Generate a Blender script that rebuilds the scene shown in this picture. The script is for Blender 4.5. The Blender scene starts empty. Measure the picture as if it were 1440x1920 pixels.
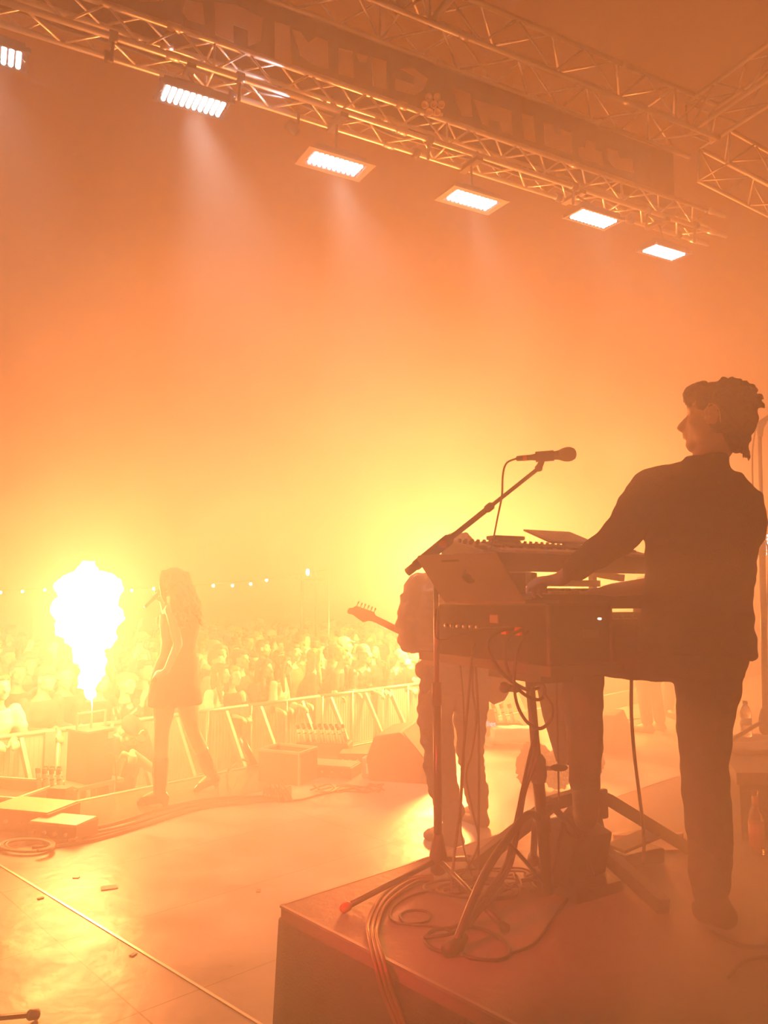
import bpy, bmesh, math, random
from math import sin, cos, pi, radians, sqrt, atan2
from mathutils import Vector, Matrix, Euler, Quaternion, noise as mnoise

S = bpy.context.scene
COL = S.collection
random.seed(7)

# ------------------------------------------------------------------ camera
EYE = Vector((0, 0, 1.5)); TH = radians(6.33); FPX = 1442.0
cam = bpy.data.cameras.new('camera'); camo = bpy.data.objects.new('camera', cam); COL.objects.link(camo)
cam.sensor_fit = 'VERTICAL'; cam.sensor_height = 24; cam.lens = FPX/1920*24
cam.clip_start = .02; cam.clip_end = 200
camo.location = EYE; camo.rotation_euler = (pi/2+TH, 0, 0); S.camera = camo

# ------------------------------------------------------------------ look
S.view_settings.view_transform = 'Standard'; S.view_settings.look = 'None'
S.view_settings.exposure = 0.0; S.view_settings.gamma = 1; S.view_settings.use_curve_mapping = False
S.cycles.use_denoising = True
S.cycles.max_bounces = 7; S.cycles.volume_bounces = 2; S.cycles.diffuse_bounces = 2; S.cycles.glossy_bounces = 3
S.cycles.transparent_max_bounces = 12
S.cycles.volume_step_rate = 4; S.cycles.volume_max_steps = 64
S.cycles.caustics_reflective = False; S.cycles.caustics_refractive = False

# ------------------------------------------------------------------ world: night sky above the lit smoke
W = bpy.data.worlds.new('night_sky'); S.world = W; W.use_nodes = True
_b = W.node_tree.nodes['Background']; _b.inputs[0].default_value = (1, .215, .05, 1); _b.inputs[1].default_value = .19

# ------------------------------------------------------------------ lights
FIRE = (1, .262, .056)
def point(name, loc, e, c, r=.2):
    l = bpy.data.lights.new(name, 'POINT'); l.energy = e; l.color = c; l.shadow_soft_size = r
    o = bpy.data.objects.new(name, l); o.location = loc; COL.objects.link(o); return o
def spot(name, loc, to, e, c, ang=40, blend=.6, r=.1):
    l = bpy.data.lights.new(name, 'SPOT'); l.energy = e; l.color = c; l.shadow_soft_size = r
    l.spot_size = radians(ang); l.spot_blend = blend
    o = bpy.data.objects.new(name, l); o.location = loc; COL.objects.link(o)
    o.rotation_euler = (Vector(to)-Vector(loc)).to_track_quat('-Z', 'Y').to_euler(); return o
FLAMES = [((-2.48, 6.45, 1.35), 1020), ((.78, 10.03, 1.7), 3900), ((3.3, 13.0, 1.6), 2300)]
for (p, e) in FLAMES: point('flame_light', p, e, FIRE, .38)
spot('red_wash_light', (-1.0, 1.5, 1.5), (.25, 2.75, .75), 650, (1, .03, .05), 50, .9, .03)
HAZE = dict(base=.084)
PUFFS = [((1.15, 1.25, 1.05), 1.55, .40), ((1.45, 2.15, .45), .95, .42), ((2.6, 4.5, 1.4), 2.5, .10)]
# ------------------------------------------------------------------ pixel rays of the photograph, used to survey positions
def ray(px, py):
    a = (px-720)/FPX; b = (960-py)/FPX
    return Vector((a, cos(TH)-b*sin(TH), sin(TH)+b*cos(TH)))
def P(px, py, y):
    r = ray(px, py); return EYE + r*(y/r.y)
def G(px, py, z=0.0):
    r = ray(px, py); return EYE + r*((z-EYE.z)/r.z)
SA = radians(47.5)
SV = Vector((cos(SA), sin(SA), 0)); SN = Vector((-sin(SA), cos(SA), 0))   # along the stage front / out to the crowd
def on_line(px, d):                 # ground point in the photo column px at distance d along SN
    k = (px-720)/FPX/1.02
    y = d/(SN.x*k+SN.y); return Vector((k*y, y, 0))
Z = Vector((0, 0, 1))

# ------------------------------------------------------------------ materials
MATS = {}
def mat(name, col, rough=.6, metal=0.0, bump=0.0, bscale=30, var=0.0, vscale=8, spec=.5, trans=0.0, coat=0.0):
    if name in MATS: return MATS[name]
    m = bpy.data.materials.new(name); m.use_nodes = True; nt = m.node_tree; b = nt.nodes['Principled BSDF']
    b.inputs['Base Color'].default_value = (*col, 1); b.inputs['Roughness'].default_value = rough
    b.inputs['Metallic'].default_value = metal; b.inputs['Specular IOR Level'].default_value = spec
    b.inputs['Transmission Weight'].default_value = trans; b.inputs['Coat Weight'].default_value = coat
    tc = nt.nodes.new('ShaderNodeTexCoord')
    n = nt.nodes.new('ShaderNodeTexNoise'); n.inputs['Scale'].default_value = vscale; n.inputs['Detail'].default_value = 4
    nt.links.new(tc.outputs['Object'], n.inputs['Vector'])
    if var > 0:
        mx = nt.nodes.new('ShaderNodeMix'); mx.data_type = 'RGBA'
        mx.inputs[6].default_value = (*[c*(1-var) for c in col], 1); mx.inputs[7].default_value = (*[min(1, c*(1+var)) for c in col], 1)
        nt.links.new(n.outputs[0], mx.inputs[0]); nt.links.new(mx.outputs[2], b.inputs['Base Color'])
    if bump > 0:
        n2 = nt.nodes.new('ShaderNodeTexNoise'); n2.inputs['Scale'].default_value = bscale; n2.inputs['Detail'].default_value = 3
        nt.links.new(tc.outputs['Object'], n2.inputs['Vector'])
        bp = nt.nodes.new('ShaderNodeBump'); bp.inputs['Strength'].default_value = bump; bp.inputs['Distance'].default_value = .01
        nt.links.new(n2.outputs[0], bp.inputs['Height']); nt.links.new(bp.outputs[0], b.inputs['Normal'])
    MATS[name] = m; return m
def emit(name, col, st, see_through=False):
    if name in MATS: return MATS[name]
    m = bpy.data.materials.new(name); m.use_nodes = True; nt = m.node_tree; nt.nodes.clear()
    out = nt.nodes.new('ShaderNodeOutputMaterial'); e = nt.nodes.new('ShaderNodeEmission')
    e.inputs[0].default_value = (*col, 1); e.inputs[1].default_value = st
    if see_through:
        t = nt.nodes.new('ShaderNodeBsdfTransparent'); a = nt.nodes.new('ShaderNodeAddShader')
        nt.links.new(t.outputs[0], a.inputs[0]); nt.links.new(e.outputs[0], a.inputs[1]); nt.links.new(a.outputs[0], out.inputs[0])
    else: nt.links.new(e.outputs[0], out.inputs[0])
    m.cycles.emission_sampling = 'NONE'
    MATS[name] = m; return m
black = mat('black_plastic', (.02, .018, .018), .45, bump=.15, bscale=200)
blackm = mat('black_metal', (.03, .028, .028), .35, .6)
steel = mat('brushed_steel', (.35, .34, .33), .35, .9, var=.2)
alu = mat('aluminium_tube', (.62, .60, .57), .38, .85, var=.12, vscale=5)
alu_d = mat('dim_lit_tube', (.26, .24, .23), .5, .6)  # same aluminium, dimness put into the colour for the fainter trusses
galv = mat('galvanised_steel', (.30, .29, .28), .45, .4, var=.15)
rubber = mat('cable_rubber', (.018, .016, .016), .5)
cloth_black = mat('black_cloth', (.025, .022, .022), .9, bump=.5, bscale=120, var=.3)
denim = mat('dark_denim', (.035, .035, .045), .9, bump=.4, bscale=220, var=.25)
skin = mat('skin', (.55, .33, .25), .5, var=.06)
white = mat('white_plastic', (.75, .73, .70), .4)
label_w = mat('white_label', (.8, .78, .75), .6)

# ------------------------------------------------------------------ mesh builder
def wloc(o):
    v = Vector((0, 0, 0))
    while o is not None: v = v+o.location; o = o.parent
    return v
class MB:
    def __init__(s): s.v = []; s.f = []; s.sm = []
    def add(s, vs, fs, smooth=False):
        b = len(s.v); s.v += [Vector(v) for v in vs]; s.f += [tuple(b+i for i in f) for f in fs]; s.sm += [smooth]*len(fs); return s
    def box(s, c, size, R=None, bev=0.0):
        c = Vector(c); hx, hy, hz = [k/2 for k in size]
        bev = min(bev, hx*.9, hy*.9, hz*.9)
        if bev <= 0:
            pts = [Vector((x, y, z)) for z in (-hz, hz) for y in (-hy, hy) for x in (-hx, hx)]
            fs = [(0, 2, 3, 1), (4, 5, 7, 6), (0, 1, 5, 4), (2, 6, 7, 3), (0, 4, 6, 2), (1, 3, 7, 5)]
        else:
            bm = bmesh.new(); bmesh.ops.create_cube(bm, size=1)
            for v in bm.verts: v.co = Vector((v.co.x*2*hx, v.co.y*2*hy, v.co.z*2*hz))
            bmesh.ops.bevel(bm, geom=bm.edges[:], offset=bev, segments=2, profile=.6, affect='EDGES')
            bm.verts.index_update(); pts = [v.co.copy() for v in bm.verts]; fs = [tuple(v.index for v in f.verts) for f in bm.faces]; bm.free()
        if R is not None: pts = [R @ p for p in pts]
        return s.add([p+c for p in pts], fs)
    def slab(s, a, b, c, d, t):          # quad a b c d extruded by vector t
        t = Vector(t); q = [Vector(k) for k in (a, b, c, d)]
        return s.add(q+[k+t for k in q], [(3, 2, 1, 0), (4, 5, 6, 7), (0, 1, 5, 4), (1, 2, 6, 5), (2, 3, 7, 6), (3, 0, 4, 7)])
    def prism(s, pts, t):                # planar polygon extruded
        t = Vector(t); n = len(pts); q = [Vector(k) for k in pts]
        return s.add(q+[k+t for k in q], [tuple(range(n-1, -1, -1)), tuple(range(n, 2*n))]+[(i, (i+1) % n, n+(i+1) % n, n+i) for i in range(n)])
    def tube(s, pts, r, seg=8, caps=True, flat=None):
        pts = [Vector(p) for p in pts]; n = len(pts)
        rs = r if isinstance(r, (list, tuple)) else [r]*n
        tan = []
        for i in range(n):
            t = pts[min(i+1, n-1)]-pts[max(i-1, 0)]
            tan.append(t.normalized() if t.length > 1e-9 else Vector((0, 0, 1)))
        up = Vector((0, 0, 1)) if abs(tan[0].z) < .9 else Vector((1, 0, 0))
        u = tan[0].cross(up).normalized(); vs = []
        for i in range(n):
            u = (u - tan[i]*u.dot(tan[i]));
            u = u.normalized() if u.length > 1e-6 else tan[i].orthogonal().normalized()
            w = tan[i].cross(u)
            for k in range(seg):
                a = 2*pi*k/seg; vs.append(pts[i]+(u*cos(a)+w*sin(a))*rs[i])
        fs = [(i*seg+k, i*seg+(k+1) % seg, (i+1)*seg+(k+1) % seg, (i+1)*seg+k) for i in range(n-1) for k in range(seg)]
        if caps: fs += [tuple(range(seg-1, -1, -1)), tuple((n-1)*seg+k for k in range(seg))]
        return s.add(vs, fs, seg > 5)
    def cyl(s, a, b, r1, r2=None, seg=12): return s.tube([a, b], [r1, r1 if r2 is None else r2], seg)
    def bar(s, a, b, w, h, up=Z):        # rectangular bar from a to b
        a = Vector(a); b = Vector(b); t = (b-a).normalized(); u = t.cross(up)
        u = u.normalized() if u.length > 1e-4 else t.orthogonal().normalized(); k = u.cross(t)
        q = [u*w/2+k*h/2, -u*w/2+k*h/2, -u*w/2-k*h/2, u*w/2-k*h/2]
        return s.slab(*[a+c for c in q], b-a)
    def lathe(s, prof, o, ax=Z, seg=16):
        o = Vector(o); ax = Vector(ax).normalized(); u = ax.orthogonal().normalized(); w = ax.cross(u); vs = []
        for (r, h) in prof:
            for k in range(seg):
                a = 2*pi*k/seg; vs.append(o+ax*h+(u*cos(a)+w*sin(a))*max(r, 1e-4))
        n = len(prof)
        fs = [(i*seg+k, i*seg+(k+1) % seg, (i+1)*seg+(k+1) % seg, (i+1)*seg+k) for i in range(n-1) for k in range(seg)]
        fs += [tuple(range(seg-1, -1, -1)), tuple((n-1)*seg+k for k in range(seg))]
        return s.add(vs, fs, True)
    def ell(s, c, r, R=None, seg=14, rings=9):
        c = Vector(c); vs = [Vector((0, 0, -1))]; r = (r, r, r) if isinstance(r, (int, float)) else r
        for i in range(1, rings):
            t = -pi/2+pi*i/rings
            for k in range(seg):
                a = 2*pi*k/seg; vs.append(Vector((cos(t)*cos(a), cos(t)*sin(a), sin(t))))
        vs.append(Vector((0, 0, 1))); n = len(vs)-1
        fs = [(0, 1+(k+1) % seg, 1+k) for k in range(seg)]
        for i in range(rings-2):
            for k in range(seg):
                a = 1+i*seg+k; b = 1+i*seg+(k+1) % seg; fs.append((a, b, b+seg, a+seg))
        b0 = 1+(rings-2)*seg
        fs += [(b0+k, b0+(k+1) % seg, n) for k in range(seg)]
        pts = [Vector((v.x*r[0], v.y*r[1], v.z*r[2])) for v in vs]
        if R is not None: pts = [R @ p for p in pts]
        return s.add([p+c for p in pts], fs, True)
    def caps(s, pts, rs):                # chain of tapered capsules (to be fused by fuse())
        for i, p in enumerate(pts): s.ell(p, rs[i], seg=12, rings=8)
        for i in range(len(pts)-1):
            a, b = Vector(pts[i]), Vector(pts[i+1])
            if (b-a).length > 1e-5: s.tube([a, b], [rs[i], rs[i+1]], 12)
        return s
    def loft(s, secs, seg=20):           # secs: (center, width vector, depth vector) superellipse rings
        vs = []
        for c, wv, dv in secs:
            for k in range(seg):
                a = 2*pi*k/seg; ca, sa = cos(a), sin(a)
                e = .8; x = abs(ca)**e*(1 if ca >= 0 else -1); y = abs(sa)**e*(1 if sa >= 0 else -1)
                vs.append(Vector(c)+Vector(wv)*x+Vector(dv)*y)
        n = len(secs)
        fs = [(i*seg+k, i*seg+(k+1) % seg, (i+1)*seg+(k+1) % seg, (i+1)*seg+k) for i in range(n-1) for k in range(seg)]
        fs += [tuple(range(seg-1, -1, -1)), tuple((n-1)*seg+k for k in range(seg))]
        return s.add(vs, fs, True)
    def mesh(s, name, org=None, M=None):
        me = bpy.data.meshes.new(name); vs = s.v
        if org is not None: vs = [v-Vector(org) for v in vs]
        if M is not None: vs = [M @ v for v in vs]
        me.from_pydata([tuple(v) for v in vs], [], s.f)
        me.polygons.foreach_set('use_smooth', s.sm); me.update(); return me
    def build(s, name, m, parent=None, org=None, M=None):
        if parent is not None and org is None: org = wloc(parent)
        me = s.mesh(name, org, M); me.materials.append(m)
        o = bpy.data.objects.new(name, me); COL.objects.link(o)
        if parent is not None: o.parent = parent
        elif org is not None: o.location = org
        return o
def tag(o, label=None, cat=None, group=None, kind=None):
    if label: o['label'] = label
    if cat: o['category'] = cat
    if group: o['group'] = group
    if kind: o['kind'] = kind
    return o
def empty(name, loc, label=None, cat=None, group=None, rz=0):
    o = bpy.data.objects.new(name, None); COL.objects.link(o); o.location = Vector(loc); o.rotation_euler = (0, 0, rz)
    o.empty_display_size = .1
    return tag(o, label, cat, group)
def copy_tree(o, parent=None):
    c = o.copy(); COL.objects.link(c); c.parent = parent
    for ch in list(o.children): copy_tree(ch, c)
    return c
_DG = None
def fuse(mb, vox, m, name, parent=None, org=None, smooth=4, folds=0.0, fsize=.08, fold_seed=0, local=False):
    """weld overlapping closed shapes into one continuous skin"""
    if parent is not None and org is None and not local: org = wloc(parent)
    me = mb.mesh(name+'_src', org)
    o = bpy.data.objects.new(name+'_src', me); COL.objects.link(o)
    r = o.modifiers.new('r', 'REMESH'); r.mode = 'VOXEL'; r.voxel_size = vox; r.use_smooth_shade = True
    if smooth:
        k = o.modifiers.new('s', 'SMOOTH'); k.factor = .5; k.iterations = smooth
    dg = bpy.context.evaluated_depsgraph_get(); dg.update()
    ne = bpy.data.meshes.new_from_object(o.evaluated_get(dg))
    bpy.data.objects.remove(o); bpy.data.meshes.remove(me)
    ne.name = name; ne.materials.clear(); ne.materials.append(m)
    if folds > 0:
        off = Vector((fold_seed*3.1, 0, 0))
        nrm = [v.normal.copy() for v in ne.vertices]
        for v, n in zip(ne.vertices, nrm):
            q = (v.co+off); k = mnoise.noise(Vector((q.x, q.y, q.z*1.8))/fsize)
            k2 = mnoise.noise(q/(fsize*.45))
            v.co = v.co + n*folds*(k+.4*k2)
    for p in ne.polygons: p.use_smooth = True
    ob = bpy.data.objects.new(name, ne); COL.objects.link(ob)
    if parent is not None: ob.parent = parent
    elif org is not None: ob.location = org
    return ob
def smooth_path(pts, n=8):
    pts = [Vector(p) for p in pts]; out = []
    for i in range(len(pts)-1):
        p0 = pts[max(i-1, 0)]; p1 = pts[i]; p2 = pts[i+1]; p3 = pts[min(i+2, len(pts)-1)]
        for k in range(n):
            t = k/n
            out.append(.5*((2*p1)+(p2-p0)*t+(2*p0-5*p1+4*p2-p3)*t*t+(3*p1-p0-3*p2+p3)*t**3))
    out.append(pts[-1]); return out
def cable(pts, r, label, name='cable', m=rubber, group=None, n=8, seg=6, cat='cable'):
    o = MB().tube(smooth_path(pts, n), r, seg).build(name, m, org=Vector(pts[0]))
    return tag(o, label, cat, group)
def frame_R(x, y, z): return Matrix((x, y, z)).transposed()

# ------------------------------------------------------------------ setting: stage deck, pit ground, roof
def floor_mat():
    m = bpy.data.materials.new('stage_deck'); m.use_nodes = True; nt = m.node_tree; b = nt.nodes['Principled BSDF']; L = nt.links; b.inputs['Specular IOR Level'].default_value = .36
    tc = nt.nodes.new('ShaderNodeTexCoord'); mp = nt.nodes.new('ShaderNodeMapping'); mp.inputs['Rotation'].default_value = (0, 0, -radians(43)); mp.inputs['Location'].default_value = (.62, .335, 0)
    L.new(tc.outputs['Object'], mp.inputs[0])
    br = nt.nodes.new('ShaderNodeTexBrick'); br.offset = 0; br.inputs['Scale'].default_value = 1; br.inputs['Mortar Size'].default_value = .0035
    br.inputs['Brick Width'].default_value = 2.0; br.inputs['Row Height'].default_value = .78
    br.inputs['Color1'].default_value = (.30, .27, .24, 1); br.inputs['Color2'].default_value = (.26, .235, .21, 1); br.inputs['Mortar'].default_value = (.03, .03, .03, 1)
    L.new(mp.outputs[0], br.inputs[0])
    n = nt.nodes.new('ShaderNodeTexNoise'); n.inputs['Scale'].default_value = 2.2; n.inputs['Detail'].default_value = 8; n.inputs['Roughness'].default_value = .62; L.new(tc.outputs['Object'], n.inputs[0])
    r1 = nt.nodes.new('ShaderNodeMapRange'); r1.inputs[1].default_value = .32; r1.inputs[2].default_value = .62; r1.inputs[3].default_value = .45; r1.inputs[4].default_value = 1.0; L.new(n.outputs[0], r1.inputs[0])
    mx = nt.nodes.new('ShaderNodeMix'); mx.data_type = 'RGBA'; mx.blend_type = 'MULTIPLY'; mx.inputs[0].default_value = 1
    L.new(br.outputs[0], mx.inputs[6]); L.new(r1.outputs[0], mx.inputs[7]); L.new(mx.outputs[2], b.inputs['Base Color'])
    r2 = nt.nodes.new('ShaderNodeMapRange'); r2.inputs[1].default_value = .3; r2.inputs[2].default_value = .7; r2.inputs[3].default_value = .27; r2.inputs[4].default_value = .50; L.new(n.outputs[0], r2.inputs[0])
    L.new(r2.outputs[0], b.inputs['Roughness'])
    n3 = nt.nodes.new('ShaderNodeTexNoise'); n3.inputs['Scale'].default_value = 14; n3.inputs['Detail'].default_value = 5; L.new(tc.outputs['Object'], n3.inputs[0])
    bp = nt.nodes.new('ShaderNodeBump'); bp.inputs['Strength'].default_value = .25; bp.inputs['Distance'].default_value = .01; L.new(n3.outputs[0], bp.inputs['Height']); L.new(bp.outputs[0], b.inputs['Normal'])
    return m
EDGE = 5.66
def quad_world(d0, d1, s0, s1, z0, z1):
    p = [SN*d0+SV*s0, SN*d1+SV*s0, SN*d1+SV*s1, SN*d0+SV*s1]
    return MB().slab(*[q+Vector((0, 0, z0)) for q in p], (0, 0, z1-z0))
fl = quad_world(EDGE, -9, -14, 20, -.12, 0).build('floor', floor_mat()); tag(fl, kind='structure')
pit = quad_world(40, EDGE-.5, -30, 30, -1.0, -.87).build('floor_pit', mat('trodden_ground', (.10, .085, .07), .9, bump=.6, bscale=6, var=.4, vscale=3)); tag(pit, kind='structure')
ap = quad_world(EDGE-.02, EDGE-.10, -14, 20, -.87, -.125).build('wall_stage_front', cloth_black); tag(ap, kind='structure')
gp = quad_world(EDGE-.06, EDGE-.78, -14, 20, .0005, .004).build('floor_edge_strip', mat('glossy_edge_panel', (.10, .085, .075), .16, bump=.12, bscale=9, var=.3, vscale=3)); tag(gp, kind='structure')
tr = MB()
for d in (EDGE-.03,): tr.box(Vector((0, 0, .004))+SN*d+SV*3, (34, .04, .014), Matrix.Rotation(SA, 3, 'Z'))
tr.build('trim_1', alu).__setitem__('kind', 'structure')
tp = MB(); a = G(-60, 1585, .003); b = G(620, 2000, .003); a.z = b.z = .002
tp.bar(a, b, .012, .003); o = tp.build('trim_2', mat('joint_strip', (.6, .55, .5), .3, .5)); tag(o, kind='structure')
# roof canopy over the upstage half
rf = MB()
for i in range(10):
    x0 = -9+i*2.2
    for j in range(6):
        y0 = -6
        def rq(x, t): y = -6+t*(11.6+.532*(x)); return (x, y, 8.5+.12*sin(x*1.3)*cos(y))
        rf.add([rq(x0, j/6), rq(x0+2.2, j/6), rq(x0+2.2, (j+1)/6), rq(x0, (j+1)/6)], [(0, 1, 2, 3)], True)
o = rf.build('ceiling', mat('roof_canvas', (.05, .045, .05), .85)); tag(o, kind='structure')
sd = o.modifiers.new('t', 'SOLIDIFY'); sd.thickness = .02
for i in range(6):
    rb = MB(); xx = 1.2+i*1.35; rb.tube([(xx-2.4, -1, 8.2), (xx, 4.4+.5*xx, 8.2)], .035, 8); rb.build('roof_rib', alu, o)
# ------------------------------------------------------------------ haze that fills the place
hz_m = bpy.data.materials.new('smoke_haze'); hz_m.use_nodes = True; nt = hz_m.node_tree; nt.nodes.clear()
out = nt.nodes.new('ShaderNodeOutputMaterial'); vs_ = nt.nodes.new('ShaderNodeVolumeScatter')
vs_.inputs['Color'].default_value = (.97, .97, .97, 1); vs_.inputs['Anisotropy'].default_value = .45
tc = nt.nodes.new('ShaderNodeTexCoord'); n1 = nt.nodes.new('ShaderNodeTexNoise'); n1.inputs['Scale'].default_value = .42; n1.inputs['Detail'].default_value = 3; n1.inputs['Distortion'].default_value = .6
nt.links.new(tc.outputs['Object'], n1.inputs['Vector'])
mr = nt.nodes.new('ShaderNodeMapRange'); mr.inputs[1].default_value = .33; mr.inputs[2].default_value = .70
mr.inputs[3].default_value = HAZE['base']*.25; mr.inputs[4].default_value = HAZE['base']*2.4
nt.links.new(n1.outputs[0], mr.inputs[0])
sx_ = nt.nodes.new('ShaderNodeSeparateXYZ'); nt.links.new(tc.outputs['Object'], sx_.inputs[0])
def mrange(src, a, b, c, d):
    m = nt.nodes.new('ShaderNodeMapRange'); m.inputs[1].default_value = a; m.inputs[2].default_value = b; m.inputs[3].default_value = c; m.inputs[4].default_value = d; nt.links.new(src, m.inputs[0]); return m.outputs[0]
def mth(op, a, b):
    m = nt.nodes.new('ShaderNodeMath'); m.operation = op
    for k, v in enumerate((a, b)):
        if isinstance(v, (int, float)): m.inputs[k].default_value = v
        else: nt.links.new(v, m.inputs[k])
    return m.outputs[0]
dens = mth('MULTIPLY', mr.outputs[0], mrange(sx_.outputs[2], 1.5, 5.5, 1.25, .14))      # smoke thins out under the roof
dens = mth('MULTIPLY', dens, mth('SUBTRACT', 1.0, mth('MULTIPLY', mrange(sx_.outputs[1], 5.2, 6.8, 0.0, .75), mrange(sx_.outputs[2], 1.2, 2.6, 1.0, .35))))               # and over the crowd
def puff(c, r, amt):            # a rolling bank of denser smoke
    d = nt.nodes.new('ShaderNodeVectorMath'); d.operation = 'DISTANCE'; nt.links.new(tc.outputs['Object'], d.inputs[0]); d.inputs[1].default_value = c
    return mth('MULTIPLY', mrange(d.outputs['Value'], r, 0, 0, amt), mrange(n1.outputs[0], .35, .65, .5, 1.5))
for c_, r_, a_ in PUFFS: dens = mth('ADD', dens, puff(c_, r_, a_))
nt.links.new(dens, vs_.inputs['Density']); nt.links.new(vs_.outputs[0], out.inputs['Volume'])
hz = MB().box((2, 12, 4.0), (36, 36, 9.6)).build('smoke_haze', hz_m)
tag(hz, 'orange lit smoke haze hanging over stage and crowd', 'smoke', kind='stuff')

# ------------------------------------------------------------------ trusses
TA = radians(28); TX = Vector((cos(TA), sin(TA), 0)); TY = Vector((-sin(TA), cos(TA), 0))
def truss(a, b, side, label, r=.025, rb=.011, pitch=None, name='lighting_truss', group='stage roof trusses', am=None):
    am = am or alu
    a = Vector(a); b = Vector(b); t = (b-a).normalized(); u = t.cross(Z).normalized(); w = u.cross(t).normalized()
    root = empty(name, a, label, 'truss', group)
    h = side/2; cs = [u*h+w*h, -u*h+w*h, -u*h-w*h, u*h-w*h]
    for c in cs:
        ch = MB().cyl(a+c, b+c, r, seg=10)
        L = (b-a).length; nj = int(L/2.0)
        for k in range(1, nj+1): ch.cyl(a+c+t*(k*2.0-.05), a+c+t*(k*2.0+.05), r*1.35, seg=10)
        ch.build('chord', am, root)
    pitch = pitch or side*1.05; n = int((b-a).length/pitch)
    for f in range(4):
        c0, c1 = cs[f], cs[(f+1) % 4]; br = MB()
        for i in range(n):
            p = a+t*(i*pitch); q = a+t*((i+1)*pitch)
            if i % 2 == 0: br.cyl(p+c0, q+c1, rb, seg=6)
            else: br.cyl(p+c1, q+c0, rb, seg=6)
        for i in range(0, n, 8): br.cyl(a+t*(i*pitch)+c0, a+t*(i*pitch)+c1, rb, seg=6)
        br.build('bracing', am, root)
    return root
Ax = lambda x: Vector((x, 6.44+.532*x, 5.72))
truss(Ax(-5.2), Ax(3.85), .24, 'long aluminium box truss carrying the row of white lamps', r=.0255, rb=.0105, pitch=.27)
# upper truss B behind the banner top
B0 = P(520, -15, 5.5); B0 = G(480, -16, 6.55); B1 = G(1235, 268, 6.55)
tb = (B1-B0); tb.z = 0; tb = tb.normalized()
truss(B0-tb*2.2+Vector((.1, -.14, .2)), B1+tb*.5+Vector((.1, -.14, .2)), .40, 'larger upper aluminium truss above the banner top edge', r=.027, rb=.013, pitch=.42)
C0_ = B0+tb*1.35; perp = Vector((tb.y, -tb.x, 0))
truss(C0_+perp*.3+Vector((0, 0, .22)), C0_+perp*5.0+Vector((0, 0, .25)), .34, 'short cross truss meeting the upper truss at top centre', am=alu_d, r=.035, rb=.013, pitch=.36)
truss(B1+perp*.25+tb*.35+Vector((0, 0, .2)), B1+perp*3.4+tb*.35+Vector((0, 0, .25)), .36, 'short roof truss end pointing up right beside corner', am=alu_d, r=.026, rb=.012, pitch=.38)
truss(B1+tb*.9+Vector((0, 0, .1)), B1+tb*4.6+Vector((0, 0, -.3)), .42, 'hazy truss continuing right beyond the roof corner', am=alu_d, r=.026, rb=.012, pitch=.44)

# lifting clamps and cable runs on the front truss
CLB = ['left of the largest white lamp', 'right of the largest white lamp', 'over the second framed lamp', 'between third and fourth white lamps', 'over the unframed fourth lamp', 'near the right truss end']
for i, x in enumerate((-2.05, -1.2, .35, 1.85, 2.75, 3.4)):
    p = Ax(x); r_ = empty('truss_clamp', p+Vector((0, 0, -.12)), 'black hook clamp on the front truss '+CLB[i], 'clamp', 'hook clamps on the front truss')
    for s in (-1, 1):
        MB().lathe([(.04, -.03), (.045, -.03), (.045, .03), (.04, .03)], p-TY*.12*s+Vector((0, 0, -.12)), TX, 12).build('ring', blackm, r_)
    m_ = MB(); m_.cyl(p-TY*.12+Vector((0, 0, -.12)), p-TY*.10+Vector((0, 0, -.30)), .014, seg=8); m_.build('hook', blackm, r_)
sag = []
for i in range(41):
    p = Ax(-5+i*.22)-TY*.02+Vector((0, 0, -.08-.035*abs(sin(i*1.15)))); sag.append(p)
cable(sag, .016, 'black power cable looping along inside the front truss', n=3)
sag2 = [Ax(-4.6+i*.3)+TY*.1+Vector((0, 0, .02-.04*abs(sin(i*.9)))) for i in range(28)]
cable(sag2, .012, 'thin data cable tied along the far side of front truss', n=3)

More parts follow.
